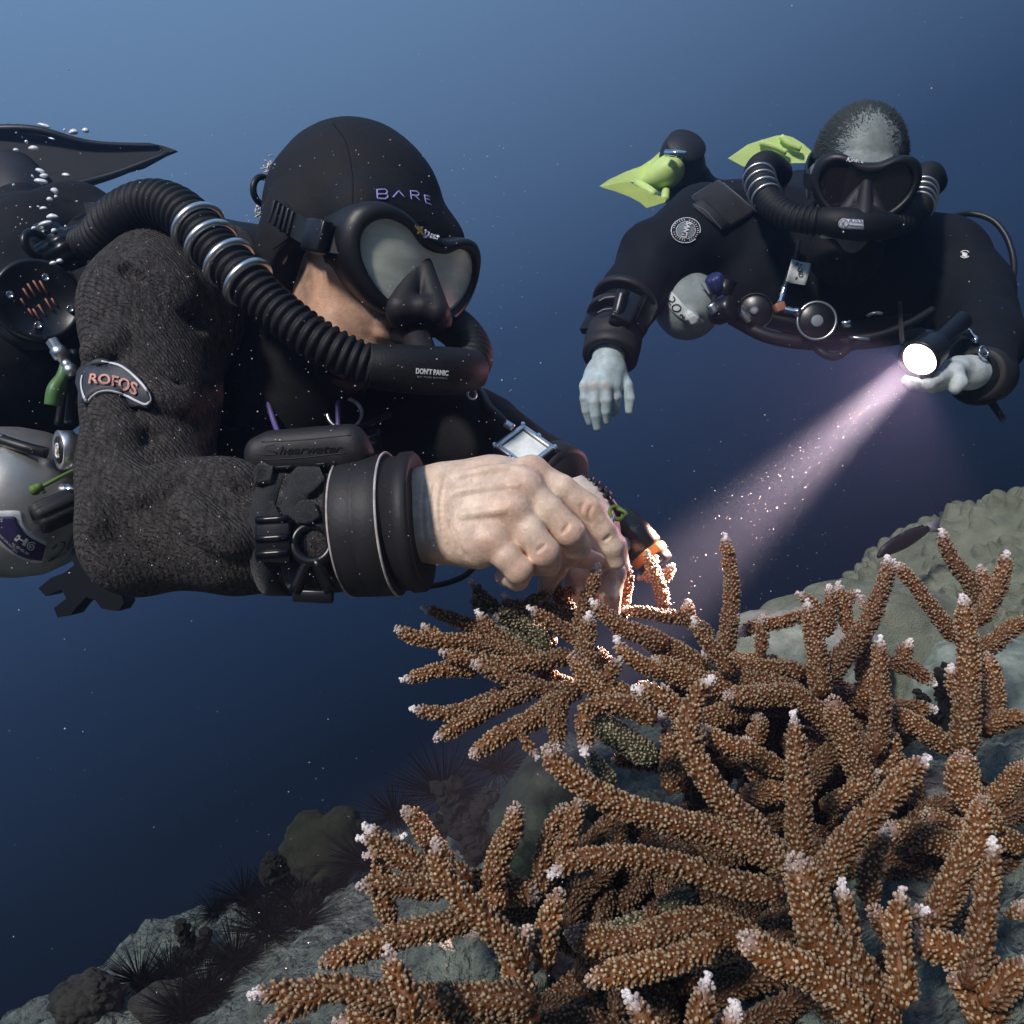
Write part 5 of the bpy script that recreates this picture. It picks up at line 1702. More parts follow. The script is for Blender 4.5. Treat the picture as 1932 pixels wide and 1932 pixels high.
obj('valve_neck', join(lathe([(-.02, .011), (.03, .011)], P(145, 930, .985), (-1, .1, .2), 24), lathe([(0, .006), (.02, .006)], P(150, 940, .955), -ka, 16), lathe([(-.03, .013), (.015, .013)], P(160, 935, .98), (.1, 0, 1), 24)), MATS['chrome'], tk)
ra = unit(np.array([-.72, -.66, -.08]))
rc_ = P(109, 849, .96)
obj('first_stage', lathe([(-.05, .015), (-.045, .018), (-.024, .019), (-.022, .0165), (-.018, .0165), (-.016, .0205), (-.001, .0215), (.0, .0195), (-.001, .0155), (-.0012, .001)], rc_, ra, 56), MATS['steel'], tk)
obj('emblem_disc', lathe([(-.003, .015), (-.0004, .015), (-.0003, .001)], rc_, ra, 40), MATS['ink'], tk)
r1 = unit(np.cross((0, 0, 1.), ra))
r2 = np.cross(ra, r1)
Em = lambda x, y: rc_ + ra * .0006 - r1 * x * .001 + r2 * y * .001
obj('emblem', join(tube([Em(-5, 1), Em(-4, 6), Em(2, 6), Em(4, 1), Em(1, -2), Em(-2, 1), Em(0, 4)], [.0008, .0011, .0012, .0013, .0012, .001, .0006], 30, 6), tube([Em(-5, -5), Em(0, -8), Em(5, -5), Em(6, 0)], [.0006, .0012, .0014, .0006], 16, 6), tube([Em(-5, -8), Em(-1, -7), Em(3, -9)], [.0005, .001, .0005], 10, 6)), MATS['white_print'], tk)
obj('emblem', tube([Em(-6, 3), Em(-5, -2), Em(-1, -4)], .0007, 12, 6), MATS['gold_print'], tk)
obj('hose', tube([P(-60, 815, .98), P(0, 830, .965), P(50, 845, .96), P(90, 855, .965)], .0062, 24, 14), MATS['rubber'], tk)
obj('hose_end', tube([P(-20, 824, .972), P(6, 832, .964)], .0070, 5, 14), MATS['chrome'], tk)
obj('tie_cord', join(tube([P(142, 886, .955), P(110, 902, .945), P(80, 918, .94), P(70, 924, .94)], .0022, 16, 8), ball(P(66, 924, .94), .0060, 12, 8), ball(P(73, 919, .938), .0048, 12, 8), tube([P(78, 920, .94), P(84, 930, .94)], .0022, 5, 8)), MATS['cord_green'], tk)
obj('green_hose', tube([P(124, 680, .99), P(118, 710, .985), P(104, 735, .98), P(98, 765, .98)], [.005, .0065, .0085, .0080], 24, 14), MATS['hose_green'], tk)
obj('hose_coupling', join(lathe([(0, .007), (.010, .007), (.011, .009), (.022, .009), (.023, .006), (.034, .006), (.035, .008), (.046, .008)], P(98, 642, .985), unit(P(128, 690, .985) - P(98, 642, .985)), 6)), MATS['steel'], tk)
obj('hose', tube([P(128, 690, .985), P(122, 740, 1.0), P(112, 800, 1.02)], .0055, 14, 12), MATS['rubber'], tk)
obj('hose', tube([P(140, 660, 1.0), P(136, 740, 1.0), P(130, 800, 1.0)], .0055, 14, 12), MATS['rubber'], tk)
# clip under the elbow
ck = [J(520, 1500), J(560, 1570), J(500, 1620), J(400, 1660), J(315, 1730), J(365, 1785), J(470, 1735), J(505, 1800), J(420, 1865), J(445, 1930), J(530, 1915), J(580, 1850), J(640, 1790), J(700, 1810), J(740, 1865), J(800, 1880), J(860, 1885), J(895, 1830), J(880, 1780), J(760, 1740), J(680, 1650), J(640, 1500), J(590, 1400)]
clip = obj('equipment_clip', plate([P(u, v, .97) for u, v in ck], .03, (0, 1, 0)), MATS['plastic'], None, smooth=False)
tag(clip, 'black forked clip dangling below the near elbow', 'clip')

# fin far behind at top left
fo = [(-120, 262), (-40, 240), (20, 235), (60, 240), (110, 256), (170, 267), (230, 270), (285, 271), (312, 277), (334, 285), (312, 294), (270, 317), (200, 336), (150, 349), (90, 357), (40, 352), (-60, 350)]
fin = thing('swim_fin', 'black swim fin with pointed tip at top left behind the near diver', 'fin', P(60, 330, 2.0))
obj('blade', plate([P(u, v, 1.98 + (u * .0002)) for u, v in fo], .012, (.1, 1, .1)), MATS['fin_black'], fin, smooth=False)
obj('rail', join(tube([P(-60, 348, 1.96), P(90, 355, 1.97), P(200, 334, 2.0), P(320, 288, 2.03)], [.012, .012, .009, .004], 24, 10), tube([P(-60, 246, 1.96), P(60, 244, 1.97), P(170, 270, 2.0), P(300, 276, 2.03)], [.010, .009, .007, .003], 24, 10)), MATS['rubber'], fin)
obj('foot_pocket', tube([P(20, 330, 1.98), P(38, 370, 1.94), P(45, 410, 1.92)], [.06, .068, .066], 16, 24), MATS['rubber_matte'], fin)
obj('buckle', rbox(P(92, 392, 1.86), (1, 0, 0), (0, 1, 0), (0, 0, 1), .02, .01, .03, .004), MATS['plastic'], fin)

# exhaled bubbles
bs = [(82, 237, 22, 7), (140, 250, 14, 9), (162, 247, 10, 9), (30, 284, 9, 6), (64, 281, 16, 9), (50, 268, 4, 5), (98, 262, 10, 4), (76, 323, 14, 7), (84, 332, 14, 7), (75, 343, 20, 9), (62, 333, 3, 6), (124, 331, 12, 6), (26, 350, 4, 6), (103, 361, 14, 8), (94, 377, 9, 8), (106, 372, 6, 7), (82, 394, 11, 7), (72, 390, 5, 4), (58, 392, 3, 4),
      (98, 410, 18, 9), (86, 422, 20, 7), (64, 431, 8, 5), (102, 436, 9, 8), (112, 448, 12, 10), (124, 428, 3, 5), (100, 497, 10, 6), (113, 494, 10, 8), (82, 503, 12, 5), (145, 380, 4, 3), (122, 246, 3, 5)]
bub = None
for i, (u, v, a, b) in enumerate(bs):
    d = 1.0 + .02 * (i % 5) if v > 400 else 1.15
    V, F = ball((0, 0, 0), 1, 14, 10, (a * KPX * d * .62, b * KPX * d * .62, b * KPX * d * .66))
    V = V * (1 + .38 * fbm(V * 130 + i, 2, i)[:, None])
    V[:, 2] = np.where(V[:, 2] < 0, V[:, 2] * .55, V[:, 2])
    o = obj('air_bubble', (V, F), MATS['bubble'])
    o.location = P(u, v, d)
    o.rotation_euler = (0, random.uniform(-.4, .4), 0)
    tag(o, 'silvery air bubble rising past the near diver at left', 'bubble', 'silvery exhaled air bubbles')
# ------------------------------------------------------------------ far diver
H2C, H2R, H2S = P(1618, 335, 1.6), head_frame((-.22, -.87, -.42), -.13), 1.0


def h2(x, y, z):
    return np.array([x, y, z]) * H2S @ H2R + H2C


HEAD_V, HEAD_F = head_sdf(neck=False).mesh()
hv2 = place(HEAD_V, H2C, H2R, H2S)
pale = np.array([.20, .232, .222])  # loss of red light in the water put into the skin colour
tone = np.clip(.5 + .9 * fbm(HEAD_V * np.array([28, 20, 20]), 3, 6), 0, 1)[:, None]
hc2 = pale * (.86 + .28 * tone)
# hanging right hand, back of the hand to the camera
Z8 = lambda x, y: (1083.6 + .4391 * x, 475.7 + .4391 * y)
s = SDF((P(1085, 1, 1.62)[0], 1.52, P(1, 822, 1.64)[2]), (P(1210, 1, 1.62)[0], 1.70, P(1, 650, 1.62)[2]), .0014)
s.chain(PP([(1150, 640, 1.64), (1147, 690, 1.62)]), [.030, .030], .01)
for a, b in (((1128, 700, 1.615), (1106, 728, 1.60)), ((1138, 698, 1.61), (1122, 727, 1.592)), ((1150, 697, 1.61), (1142, 727, 1.592)), ((1160, 700, 1.615), (1160, 726, 1.60))):
    s.chain(PP([a, b]), [.020, .0125], .012)
s.ell(P(1140, 708, 1.615), (.034, .016, .026), .012)
for pts, rad in (([(1106, 728, 1.60), (1103, 752, 1.60), (1106, 775, 1.605), (1112, 797, 1.615)], [.0100, .0092, .0082, .0066]),
                 ([(1122, 727, 1.592), (1121, 758, 1.59), (1123, 783, 1.595), (1127, 806, 1.605)], [.0115, .0108, .0095, .0078]),
                 ([(1142, 727, 1.592), (1144, 755, 1.59), (1143, 776, 1.597), (1144, 794, 1.607)], [.0115, .0108, .0095, .0078]),
                 ([(1160, 726, 1.60), (1163, 748, 1.603), (1160, 766, 1.615), (1158, 778, 1.63)], [.0112, .0102, .009, .0075]),
                 ([(1166, 702, 1.62), (1182, 728, 1.612), (1188, 752, 1.61), (1187, 775, 1.612)], [.0155, .0125, .0105, .0075])):
    s.chain(PP(pts), rad, .0015, .006)
rh2 = s.mesh(1)
# left hand holding the torch
Z6 = lambda x, y, d: P(1665 + .13817 * x, 607.9 + .13817 * y, d)
HD = .105
s = SDF((P(1690, 1, 1.36)[0], 1.30, P(1, 755, 1.40)[2]), (P(1890, 1, 1.42)[0], 1.52, P(1, 660, 1.42)[2]), .0014)
Pw = P
P = lambda u, v, d: Pw(u, v, d - HD)
s.chain([P(1860, 705, 1.56), P(1828, 703, 1.54), P(1806, 700, 1.53)], [.026, .026, .024], .01)
s.chain([P(1812, 692, 1.52), P(1802, 700, 1.495), P(1810, 722, 1.485), P(1802, 733, 1.48)], [.014, .013, .012, .0095], .003, .01)
for pts, rad in (([P(1806, 700, 1.525), P(1790, 706, 1.495), P(1768, 714, 1.478), P(1752, 716, 1.485)], [.0125, .0115, .0105, .008]),
                 ([P(1806, 712, 1.53), P(1780, 720, 1.50), P(1752, 724, 1.482), P(1742, 720, 1.49)], [.0125, .0115, .0105, .008]),
                 ([P(1800, 718, 1.54), P(1760, 728, 1.51), P(1722, 724, 1.485), P(1710, 718, 1.485)], [.0125, .0110, .0098, .008])):
    s.chain(pts, rad, .003, .008)
lh2 = s.mesh(1)
P = Pw
s = SDF((.1, 1.35, -.1), (1.15, 2.8, 1.1), .016)
for pts, rad in (([(1560, 520, 1.85), (1520, 460, 2.2), (1500, 420, 2.5)], [.13, .12, .1]), ([(1330, 440, 1.8), (1195, 540, 1.72), (1152, 650, 1.63)], [.06, .045, .03]), ([(1800, 480, 1.8), (1850, 620, 1.62), (1848, 705, 1.47)], [.06, .045, .03]),
                 ([(1340, 450, 1.8), (1560, 490, 1.82), (1800, 480, 1.8)], [.06, .10, .06]), ([(1600, 430, 1.72), (1620, 360, 1.64)], [.06, .055]), ([(1500, 420, 2.5), (1330, 400, 2.6), (1290, 310, 2.5)], [.09, .06, .045])):
    s.chain(PP(pts), rad, .03)
cr2 = s.mesh(1)
b2 = join((hv2, HEAD_F), rh2, lh2, cr2)
SK2 = np.array([.50, .555, .56])  # hands carry the cool water cast in their base colour too
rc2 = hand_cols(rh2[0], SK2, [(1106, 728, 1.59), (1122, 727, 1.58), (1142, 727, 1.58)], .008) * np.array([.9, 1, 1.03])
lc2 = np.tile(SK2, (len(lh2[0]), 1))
d2 = obj('person', b2, MATS['skin_water_cast'], None, True, np.vstack([hc2, rc2, lc2, np.tile(pale, (len(cr2[0]), 1))]))
tag(d2, 'bareheaded diver in black suit facing the camera and aiming a lit torch', 'person')
eyes(d2, H2C, H2R, H2S)
# close cropped hair, thinner over the forehead
rg2 = np.random.default_rng(21)
HN = vnormals(HEAD_V, HEAD_F)
hair = []
cand = np.where((HEAD_V[:, 2] > .028) & (HEAD_V[:, 1] < .075))[0]
for i in rg2.choice(cand, 17000):
    p, n = HEAD_V[i], HN[i]
    front = np.clip((p[1] - .01) / .06, 0, 1) * np.clip(1 - abs(p[0] + .012) / .062, 0, 1)
    if n[2] < -.2 or rg2.uniform() < front * 1.2 or fbm(p[None] * np.array([60, 30, 30]), 2, 9)[0] + rg2.normal(0, .2) < -.62 + front * .75:
        continue
    dr = unit(n * .22 + np.array([rg2.normal(0, .25), -.95, rg2.normal(-.1, .25)]))
    a = p + n * .0004
    sd = unit(np.cross(dr, n)) * .0007
    L = rg2.uniform(.008, .017)
    m = a + dr * L * .5 + n * .0012
    hair.append((np.array([a - sd, a + sd, m + sd * .8, m - sd * .8, a + dr * L + n * .0005]), [[0, 1, 2, 3], [3, 2, 4]]))
hV, hF = join(*hair)
obj('hair', (place(hV, H2C, H2R, H2S), hF), MATS['hair_grey'], d2)

s = SDF((.08, 1.30, -.12), (1.2, 2.9, 1.12), .0082)
s.chain(PP([(1340, 445, 1.80), (1480, 480, 1.83), (1640, 495, 1.82), (1775, 500, 1.80)]), [.085, .125, .13, .084], .04)
s.chain(PP([(1560, 510, 1.88), (1540, 480, 2.2), (1500, 420, 2.55)]), [.155, .15, .14], .04)
s.chain(PP([(1600, 455, 1.76), (1622, 395, 1.66), (1620, 392, 1.615)]), [.085, .072, .066], .03)
s.chain(PP([(1330, 440, 1.80), (1240, 488, 1.76), (1192, 560, 1.71), (1160, 640, 1.65)]), [.094, .070, .052, .050], .03)
s.chain(PP([(1775, 495, 1.80), (1828, 555, 1.74), (1852, 640, 1.60), (1848, 705, 1.47)]), [.088, .076, .066, .050], .03)
s.cap(P(1420, 545, 1.80), P(1700, 570, 1.80), .07, .06, .05)
s.chain(PP([(1500, 420, 2.55), (1320, 400, 2.62), (1290, 320, 2.52)]), [.13, .085, .062], .03)
s.chain(PP([(1500, 420, 2.55), (1480, 380, 2.8)]), [.12, .085], .03)
for pts, r in (([(1250, 420), (1300, 490), (1360, 530)], .016), ([(1200, 470), (1240, 520), (1300, 540)], .012), ([(1840, 450), (1800, 530), (1740, 560)], .014), ([(1880, 540), (1840, 580), (1800, 590)], .012)):
    pass
su2 = s.mesh(1)
su2 = (su2[0] + vnormals(*su2) * (fbm(su2[0] * 11, 3, 25)[:, None] * .010), su2[1])
s2b = bvh(su2)
suit2 = obj('drysuit', su2, MATS['suit_navy'], d2)
wx = unit(P(1146, 700, 1.61) - P(1158, 640, 1.65))
obj('neck_seal', ball(h2(0, .028, -.128), .066, 28, 18, (1, 1, .95)), MATS['neoprene'], suit2)
obj('cuff', lathe([(-.01, .046), (0, .0525), (.035, .0530), (.040, .0505), (.044, .0520), (.060, .0515), (.064, .0465), (.062, .039), (.05, .03)], P(1160, 628, 1.655), wx, 48), MATS['rubber_matte'], suit2)
wx = unit(P(1820, 703, 1.42) - P(1846, 705, 1.47))
obj('cuff', lathe([(-.02, .047), (0, .047), (.030, .043), (.034, .038), (.032, .03)], P(1858, 706, 1.465), wx, 48), MATS['rubber_matte'], suit2)


def lay_disc(b, cu, cv, ru, rv, off, rot=0, rings=6, seg=40, dep=1.8):
    V, F = [], []
    for i in range(rings):
        k = max(i / (rings - 1), .01)
        for j in range(seg):
            a = 2 * math.pi * j / seg
            x, y = math.cos(a) * ru * k, math.sin(a) * rv * k
            V.append(onto(b, cu + x * math.cos(rot) - y * math.sin(rot), cv + x * math.sin(rot) + y * math.cos(rot), off, dep)[0])
    for i in range(rings - 1):
        for j in range(seg):
            F.append([i * seg + j, i * seg + (j + 1) % seg, (i + 1) * seg + (j + 1) % seg, (i + 1) * seg + j])
    return np.array(V), F


def circ(cu, cv, ru, rv, a0=0, a1=360, rot=0, n=40):
    out = []
    for k in range(n + 1):
        a = math.radians(a0 + (a1 - a0) * k / n)
        x, y = math.cos(a) * ru, math.sin(a) * rv
        out.append((cu + x * math.cos(rot) - y * math.sin(rot), cv + x * math.sin(rot) + y * math.cos(rot)))
    return out


pc = (1293, 436)
obj('patch', lay_disc(s2b, pc[0], pc[1], 29, 23, .002, -.25), MATS['ink'], suit2)
obj('patch_print', join(lay_line(s2b, circ(pc[0], pc[1], 27.5, 22.5, -300, 30, -.25), 1.7, .0035, 90, 1.8, .3), lay_line(s2b, circ(pc[0], pc[1], 18, 15.5, 0, 360, -.25), 1.2, .0035, 60, 1.8, .3),
                        *[lay_line(s2b, [(pc[0] + math.cos(a) * 21, pc[1] + math.sin(a) * 17.5), (pc[0] + math.cos(a) * 24.5, pc[1] + math.sin(a) * 20.5)], 1.5, .0035, 3, 1.8, .3) for a in np.arange(0, 6.28, .21) if int(a * 4.77) % 8 != 7]), MATS['white_print'], suit2)
obj('patch_disc', lay_disc(s2b, pc[0], pc[1], 17, 14.5, .0028, -.25), MATS['grey_print'], suit2)
obj('patch_bar', lay_grid(s2b, [(1297, 418), (1304, 422)], [(1282, 450), (1289, 454)], 5, 8, .003, .0006, 1.8), MATS['ink'], suit2)
obj('lettering', lay_text(s2b, 'SANTI', ((1304, 423), (1292, 451), (1283, 448), (1295, 420)), .0055, 1.8, .05, 0, .03), MATS['white_print'], suit2)
obj('shoulder_emblem', join(lay_line(s2b, circ(1820, 481, 9, 7, 30, 150), 1.8, .002, 16, 1.8, .3), lay_line(s2b, circ(1820, 481, 9, 7, 210, 330), 1.8, .002, 16, 1.8, .3), lay_grid(s2b, [(1815, 476), (1825, 479)], [(1815, 484), (1825, 487)], 4, 4, .001, .001, 1.8)), MATS['white_print'], suit2)
obj('shoulder_pad', lay_grid(s2b, [(1306, 374), (1345, 350), (1354, 342)], [(1370, 432), (1400, 415), (1425, 400)], 10, 14, .003, .003, 1.8), MATS['webbing'], suit2)
obj('shoulder_pad', lay_grid(s2b, [(1306, 392), (1318, 382), (1325, 378)], [(1360, 436), (1368, 428), (1374, 424)], 8, 12, .005, .002, 1.8), MATS['rubber_matte'], suit2)
obj('stitching', join(lay_line(s2b, [(1308, 375), (1352, 345), (1420, 398)], 1.0, .0075, 20, 1.8, .4, straight=True), lay_line(s2b, [(1308, 391), (1330, 402), (1358, 434)], 1.0, .0085, 20, 1.8, .4)), MATS['grey_print'], suit2)
for nm, pts in (('boot', [(1292, 322, 2.5), (1286, 296, 2.46), (1296, 272, 2.42)]),):
    obj(nm, tube(PP(pts), [.060, .062, .055], 14, 24), MATS['rubber_matte'], suit2)

# mask of the far diver
mk2 = thing('diving_mask', 'black dive mask with dark lenses on the bareheaded far diver', 'mask', h2(0, .13, 0))
fr2 = mask_parts(mk2, H2C, H2R, H2S, MATS['glass_dark'], .97, .128, .98)
f2b = bvh(fr2)
obj('lettering', lay_text(f2b, 'Kinetic', ((1598, 297), (1630, 302), (1629, 309), (1597, 304)), .0018, 1.5, .05, .2, .01), MATS['white_print'], mk2)
for q in (-1, 1):
    c = crom(np.array(strap_path(q)), 30)
    obj('strap', ribbon([h2(*p) for p in c], [H2R[2]] * 30, .024, .004), MATS['rubber'], mk2, smooth=False)

# rebreather loop of the far diver
rb2 = thing('rebreather', 'black breathing loop with bright rings round the neck of the far diver', 'rebreather', P(1600, 420, 1.6))


def loop_hose(pts, n, pitch, depth, i0=0):
    C = crom(np.array([np.append(P(u, v, d), r * KPX * d) for u, v, d, r in pts]), n)
    L = np.concatenate([[0], np.cumsum(np.linalg.norm(np.diff(C[:, :3], axis=0), axis=1))])
    return C, sweep(C[:, :3], corrugate(C, L, i0, pitch, depth), 28)


C1, v1 = loop_hose([(1470, 330, 1.80, 27), (1445, 315, 1.74, 29), (1432, 328, 1.68, 29), (1438, 355, 1.62, 28), (1455, 385, 1.575, 27), (1490, 408, 1.54, 26), (1530, 416, 1.52, 26), (1560, 418, 1.51, 26)], 300, .0095, .003)
obj('breathing_hose', v1, MATS['hose_cover'], rb2)
C2, v2 = loop_hose([(1760, 345, 1.80, 26), (1752, 333, 1.74, 28), (1742, 345, 1.68, 28), (1738, 372, 1.62, 27), (1728, 400, 1.575, 26), (1700, 418, 1.54, 26), (1672, 424, 1.52, 26)], 300, .0095, .003)
obj('breathing_hose', v2, MATS['hose_cover'], rb2)
for C, vs in ((C1, (338, 350, 362, 374)), (C2, (362, 371, 380, 389))):
    for v in vs:
        k = int(np.argmin(np.abs(966 - C[80:230, 2] / (KPX * C[80:230, 1]) - v))) + 80
        T = unit(C[k + 3, :3] - C[k - 3, :3])
        obj('ring', torus(C[k, :3], T, C[k, 3] + .0002, .0028, 48, 8), MATS['steel'], rb2)
mo2 = tube([P(1552, 417, 1.51), P(1580, 420, 1.495), P(1620, 424, 1.49), P(1655, 426, 1.50), P(1680, 425, 1.525)], [.022, .025, .026, .025, .022], 40, 36)
obj('mouthpiece', mo2, MATS['hose_cover'], rb2)
m2b = bvh(mo2)
obj('mouth_tube', tube([P(1615, 416, 1.50), h2(0, .135, -.070), h2(0, .105, -.066)], [.016, .015, .013], 10, 18), MATS['rubber_matte'], rb2)
obj('label', join(lay_disc(m2b, 1592, 422, 10, 9.5, .0012, 0, 5, 30, 1.5), lay_grid(m2b, [(1590, 413), (1628, 415)], [(1596, 432), (1630, 433)], 12, 6, .0007, .0003, 1.5)), MATS['white_tape'], rb2)
obj('label_text', join(lay_text(m2b, 'KISS', ((1602, 412), (1627, 414), (1627, 422), (1602, 420)), .0016, 1.5, .05, .1, .01), lay_text(m2b, 'Rebreathers', ((1601, 423), (1628, 425), (1628, 428), (1601, 426)), .0022, 1.5, .05), lay_text(m2b, 'USA', ((1612, 429), (1623, 430), (1623, 433), (1612, 432)), .0022, 1.5, .05),
                       lay_text(m2b, 'K', ((1588, 417), (1596, 417), (1596, 427), (1588, 427)), .0024, 1.5, .05), lay_line(m2b, circ(1592, 422, 8, 7.5), 1.2, .0018, 30, 1.5, .3)), MATS['blue_print'], rb2)
# wing seen over the shoulders
s = SDF((.45, 1.75, .28), (1.05, 2.3, .62), .008)
s.chain(PP([(1470, 320, 1.95), (1500, 318, 1.95), (1620, 330, 2.0), (1760, 380, 1.95)]), [.055, .06, .06, .06], .02)
wg2 = thing('buoyancy_wing', 'black buoyancy wing behind the neck of the far diver', 'wing', P(1600, 330, 2.0))
w2 = s.mesh(1)
w2 = (w2[0] + vnormals(*w2) * fbm(w2[0] * 20, 3, 3)[:, None] * .008, w2[1])
obj('bladder', w2, MATS['suit_black'], wg2)

# yellow fins
Z5 = lambda x, y: (1083.6 + .2189 * x, 185 + .2189 * y)
fy = thing('swim_fin', 'yellow swim fin seen side on with slots, far left foot of far diver', 'fin', P(1230, 350, 2.5))
top_ = [(215, 762), (300, 702), (450, 632), (570, 590), (660, 532), (740, 462), (800, 420), (880, 380), (900, 430), (830, 520), (790, 600), (700, 690), (640, 712), (560, 728), (470, 722), (380, 738), (300, 765)]
obj('blade', plate([P(*Z5(x, y), 2.50) for x, y in top_], .018, (.1, 1, .35)), MATS['fin_yellow'], fy, smooth=False)
obj('foot_pocket', tube([P(*Z5(890, 560), 2.45), P(*Z5(800, 640), 2.455), P(*Z5(700, 700), 2.47), P(*Z5(600, 735), 2.49)], [.050, .056, .046, .018], 18, 20, flat=(1, .75)), MATS['fin_yellow'], fy)
low_ = [(235, 768), (380, 735), (470, 722), (540, 760), (640, 800), (700, 830), (790, 870), (780, 895), (620, 945), (570, 900), (480, 850), (350, 800)]
obj('blade_underside', plate([P(*Z5(x, y), 2.42 - (y - 720) * .0002) for x, y in low_], .014, (.1, 1, .5)), MATS['fin_shade_olive'], fy, smooth=False)
obj('strut', join(tube([P(*Z5(540, 730), 2.45), P(*Z5(640, 790), 2.41), P(*Z5(700, 835), 2.4)], .012, 8, 8), tube([P(*Z5(790, 800), 2.45), P(*Z5(780, 870), 2.4)], .012, 6, 8)), MATS['fin_yellow'], fy)
obj('spring_strap', tube([P(*Z5(790, 475), 2.38), P(*Z5(870, 478), 2.36), P(*Z5(960, 490), 2.36)], .010, 10, 10), MATS['chrome'], fy)
fy2 = thing('swim_fin', 'yellow swim fin blade pointing left behind the neck of far diver', 'fin', P(1450, 280, 2.7))
f2_ = [(1325, 522), (1400, 470), (1500, 400), (1620, 360), (1740, 325), (1800, 318), (1880, 340), (1960, 390), (2030, 450), (2060, 500), (2060, 560), (1900, 560), (1700, 570), (1450, 590)]
obj('blade', plate([P(*Z5(x, y), 2.7) for x, y in f2_], .022, (.1, 1, .4)), MATS['fin_yellow'], fy2, smooth=False)
obj('rib', join(tube([P(*Z5(1600, 385), 2.675), P(*Z5(1720, 420), 2.67), P(*Z5(1830, 470), 2.67)], .009, 12, 8), tube([P(*Z5(1780, 330), 2.675), P(*Z5(1860, 400), 2.67), P(*Z5(1950, 440), 2.67)], .009, 12, 8)), MATS['fin_yellow'], fy2)

# cylinders of the far diver
ty = thing('stage_cylinder', 'pale cylinder with taped 20 m mark under the arm of the far diver', 'cylinder', P(1300, 580, 1.75))
tx = unit(np.array([-.45, -.82, .18]))
t2_vf = lathe([(-.02, .015), (0, .02), (.008, .04), (.022, .058), (.042, .070), (.07, .076), (.45, .076), (.46, .07)], P(1318, 577, 1.66), unit(np.array([-.30, .95, .02])), 64)
t2_vf = lathe([(-.50, .04), (-.47, .060), (-.44, .066), (0, .066), (.03, .062), (.055, .049), (.07, .03), (.075, .012), (.095, .012)], P(1296, 576, 1.76), unit(P(1303, 583, 1.72) - P(1242, 455, 2.25)), 64)
obj('tank', t2_vf, MATS['tank_pale'], ty)
t2b = bvh(t2_vf)
Z4 = lambda x, y: (1083.6 + .10944 * x, 528.6 + .10944 * y)
obj('tape', lay_grid(t2b, [Z4(1640, 155), Z4(1780, 300), Z4(1932, 470), Z4(2250, 720)], [Z4(1495, 245), Z4(1620, 440), Z4(1780, 620), Z4(2060, 790)], 20, 6, .0015, .001, 1.7), MATS['white_tape'], ty)
obj('handwriting', join(lay_line(t2b, [Z4(1715, 290), Z4(1745, 330), Z4(1700, 380), Z4(1610, 320), Z4(1650, 380), Z4(1680, 440)], 2.4, .0035, 24, 1.7, .3), lay_line(t2b, circ(*Z4(1770, 478), 7.5, 6.0), 2.4, .0035, 30, 1.7, .3),
                        lay_line(t2b, [Z4(1820, 600), Z4(1870, 590), Z4(1870, 640), Z4(1920, 620), Z4(1915, 670), Z4(1960, 690)], 2.2, .0035, 20, 1.7, .3)), MATS['ink'], ty)
obj('regulator', join(lathe([(0, .02), (.01, .024), (.04, .024), (.05, .018)], P(1345, 592, 1.66), (.6, -.7, .1), 24), lathe([(0, .015), (.05, .016)], P(1355, 575, 1.67), (.3, -.4, .8), 20)), MATS['plastic'], ty)
obj('valve_knob', lathe([(0, .014), (.004, .017), (.028, .017), (.032, .013)], P(1356, 548, 1.66), (-.45, -.5, .7), 36, lobes=(8, .12)), MATS['blue_knob'], ty)
obj('valve_knob', lathe([(0, .012), (.004, .014), (.036, .014), (.04, .011)], P(1355, 566, 1.65), (.55, -.3, -.75), 36, lobes=(8, .12)), MATS['blue_knob'], ty)
obj('fitting', join(tube([P(1372, 562, 1.66), P(1395, 585, 1.65), P(1415, 606, 1.65)], .008, 10, 8), tube([P(1340, 575, 1.63), P(1350, 590, 1.63)], .010, 5, 10)), MATS['steel'], ty)
obj('tag', plate([P(1322, 536, 1.68), P(1345, 524, 1.68), P(1354, 530, 1.68), P(1338, 555, 1.68)], .003, (.2, -1, .2)), MATS['tank_pale'], ty, smooth=False)
# regulator and labelled hose on the chest
rg_t = thing('regulator', 'round black regulator with steel rim at the belly of the far diver', 'regulator', P(1540, 605, 1.6))
dn = unit(np.array([-.15, -1, -.05]))
pr_ = P(1541, 605, 1.60)
obj('body', lathe([(-.035, .022), (-.03, .030), (-.006, .0335), (.0, .033), (.004, .028), (.0045, .001)], pr_, dn, 48), MATS['plastic'], rg_t)
obj('rim', torus(pr_, dn, .0335, .0026, 60, 8), MATS['steel'], rg_t)
obj('emblem', lathe([(.0046, .011), (.0056, .010), (.0057, .001)], pr_ + np.array([0, 0, -.001]), dn, 30), MATS['grey_print'], rg_t)
obj('swivel', join(lathe([(0, .006), (.010, .0075), (.020, .006), (.030, .0085), (.034, .006)], P(1478, 583, 1.62), unit(P(1510, 590, 1.6) - P(1478, 583, 1.62)), 12), lathe([(0, .0055), (.006, .007), (.012, .0055), (.018, .0072), (.024, .0055), (.030, .0065), (.036, .005)], P(1472, 575, 1.62), unit(np.array([.25, 0, 1])), 14)), MATS['chrome'], rg_t)
obj('joint', rbox(P(1471, 580, 1.62), (1, 0, .3), (0, 1, 0), (-.3, 0, 1), .009, .009, .008, .002), MATS['copper_slot'], rg_t)
obj('hose', tube([P(1478, 552, 1.62), P(1488, 520, 1.63), P(1500, 490, 1.65), P(1506, 455, 1.68)], .0055, 20, 12), MATS['rubber'], rg_t)
tp = [P(1494, 488, 1.605), P(1531, 497, 1.60), P(1520, 538, 1.60), P(1483, 530, 1.605)]
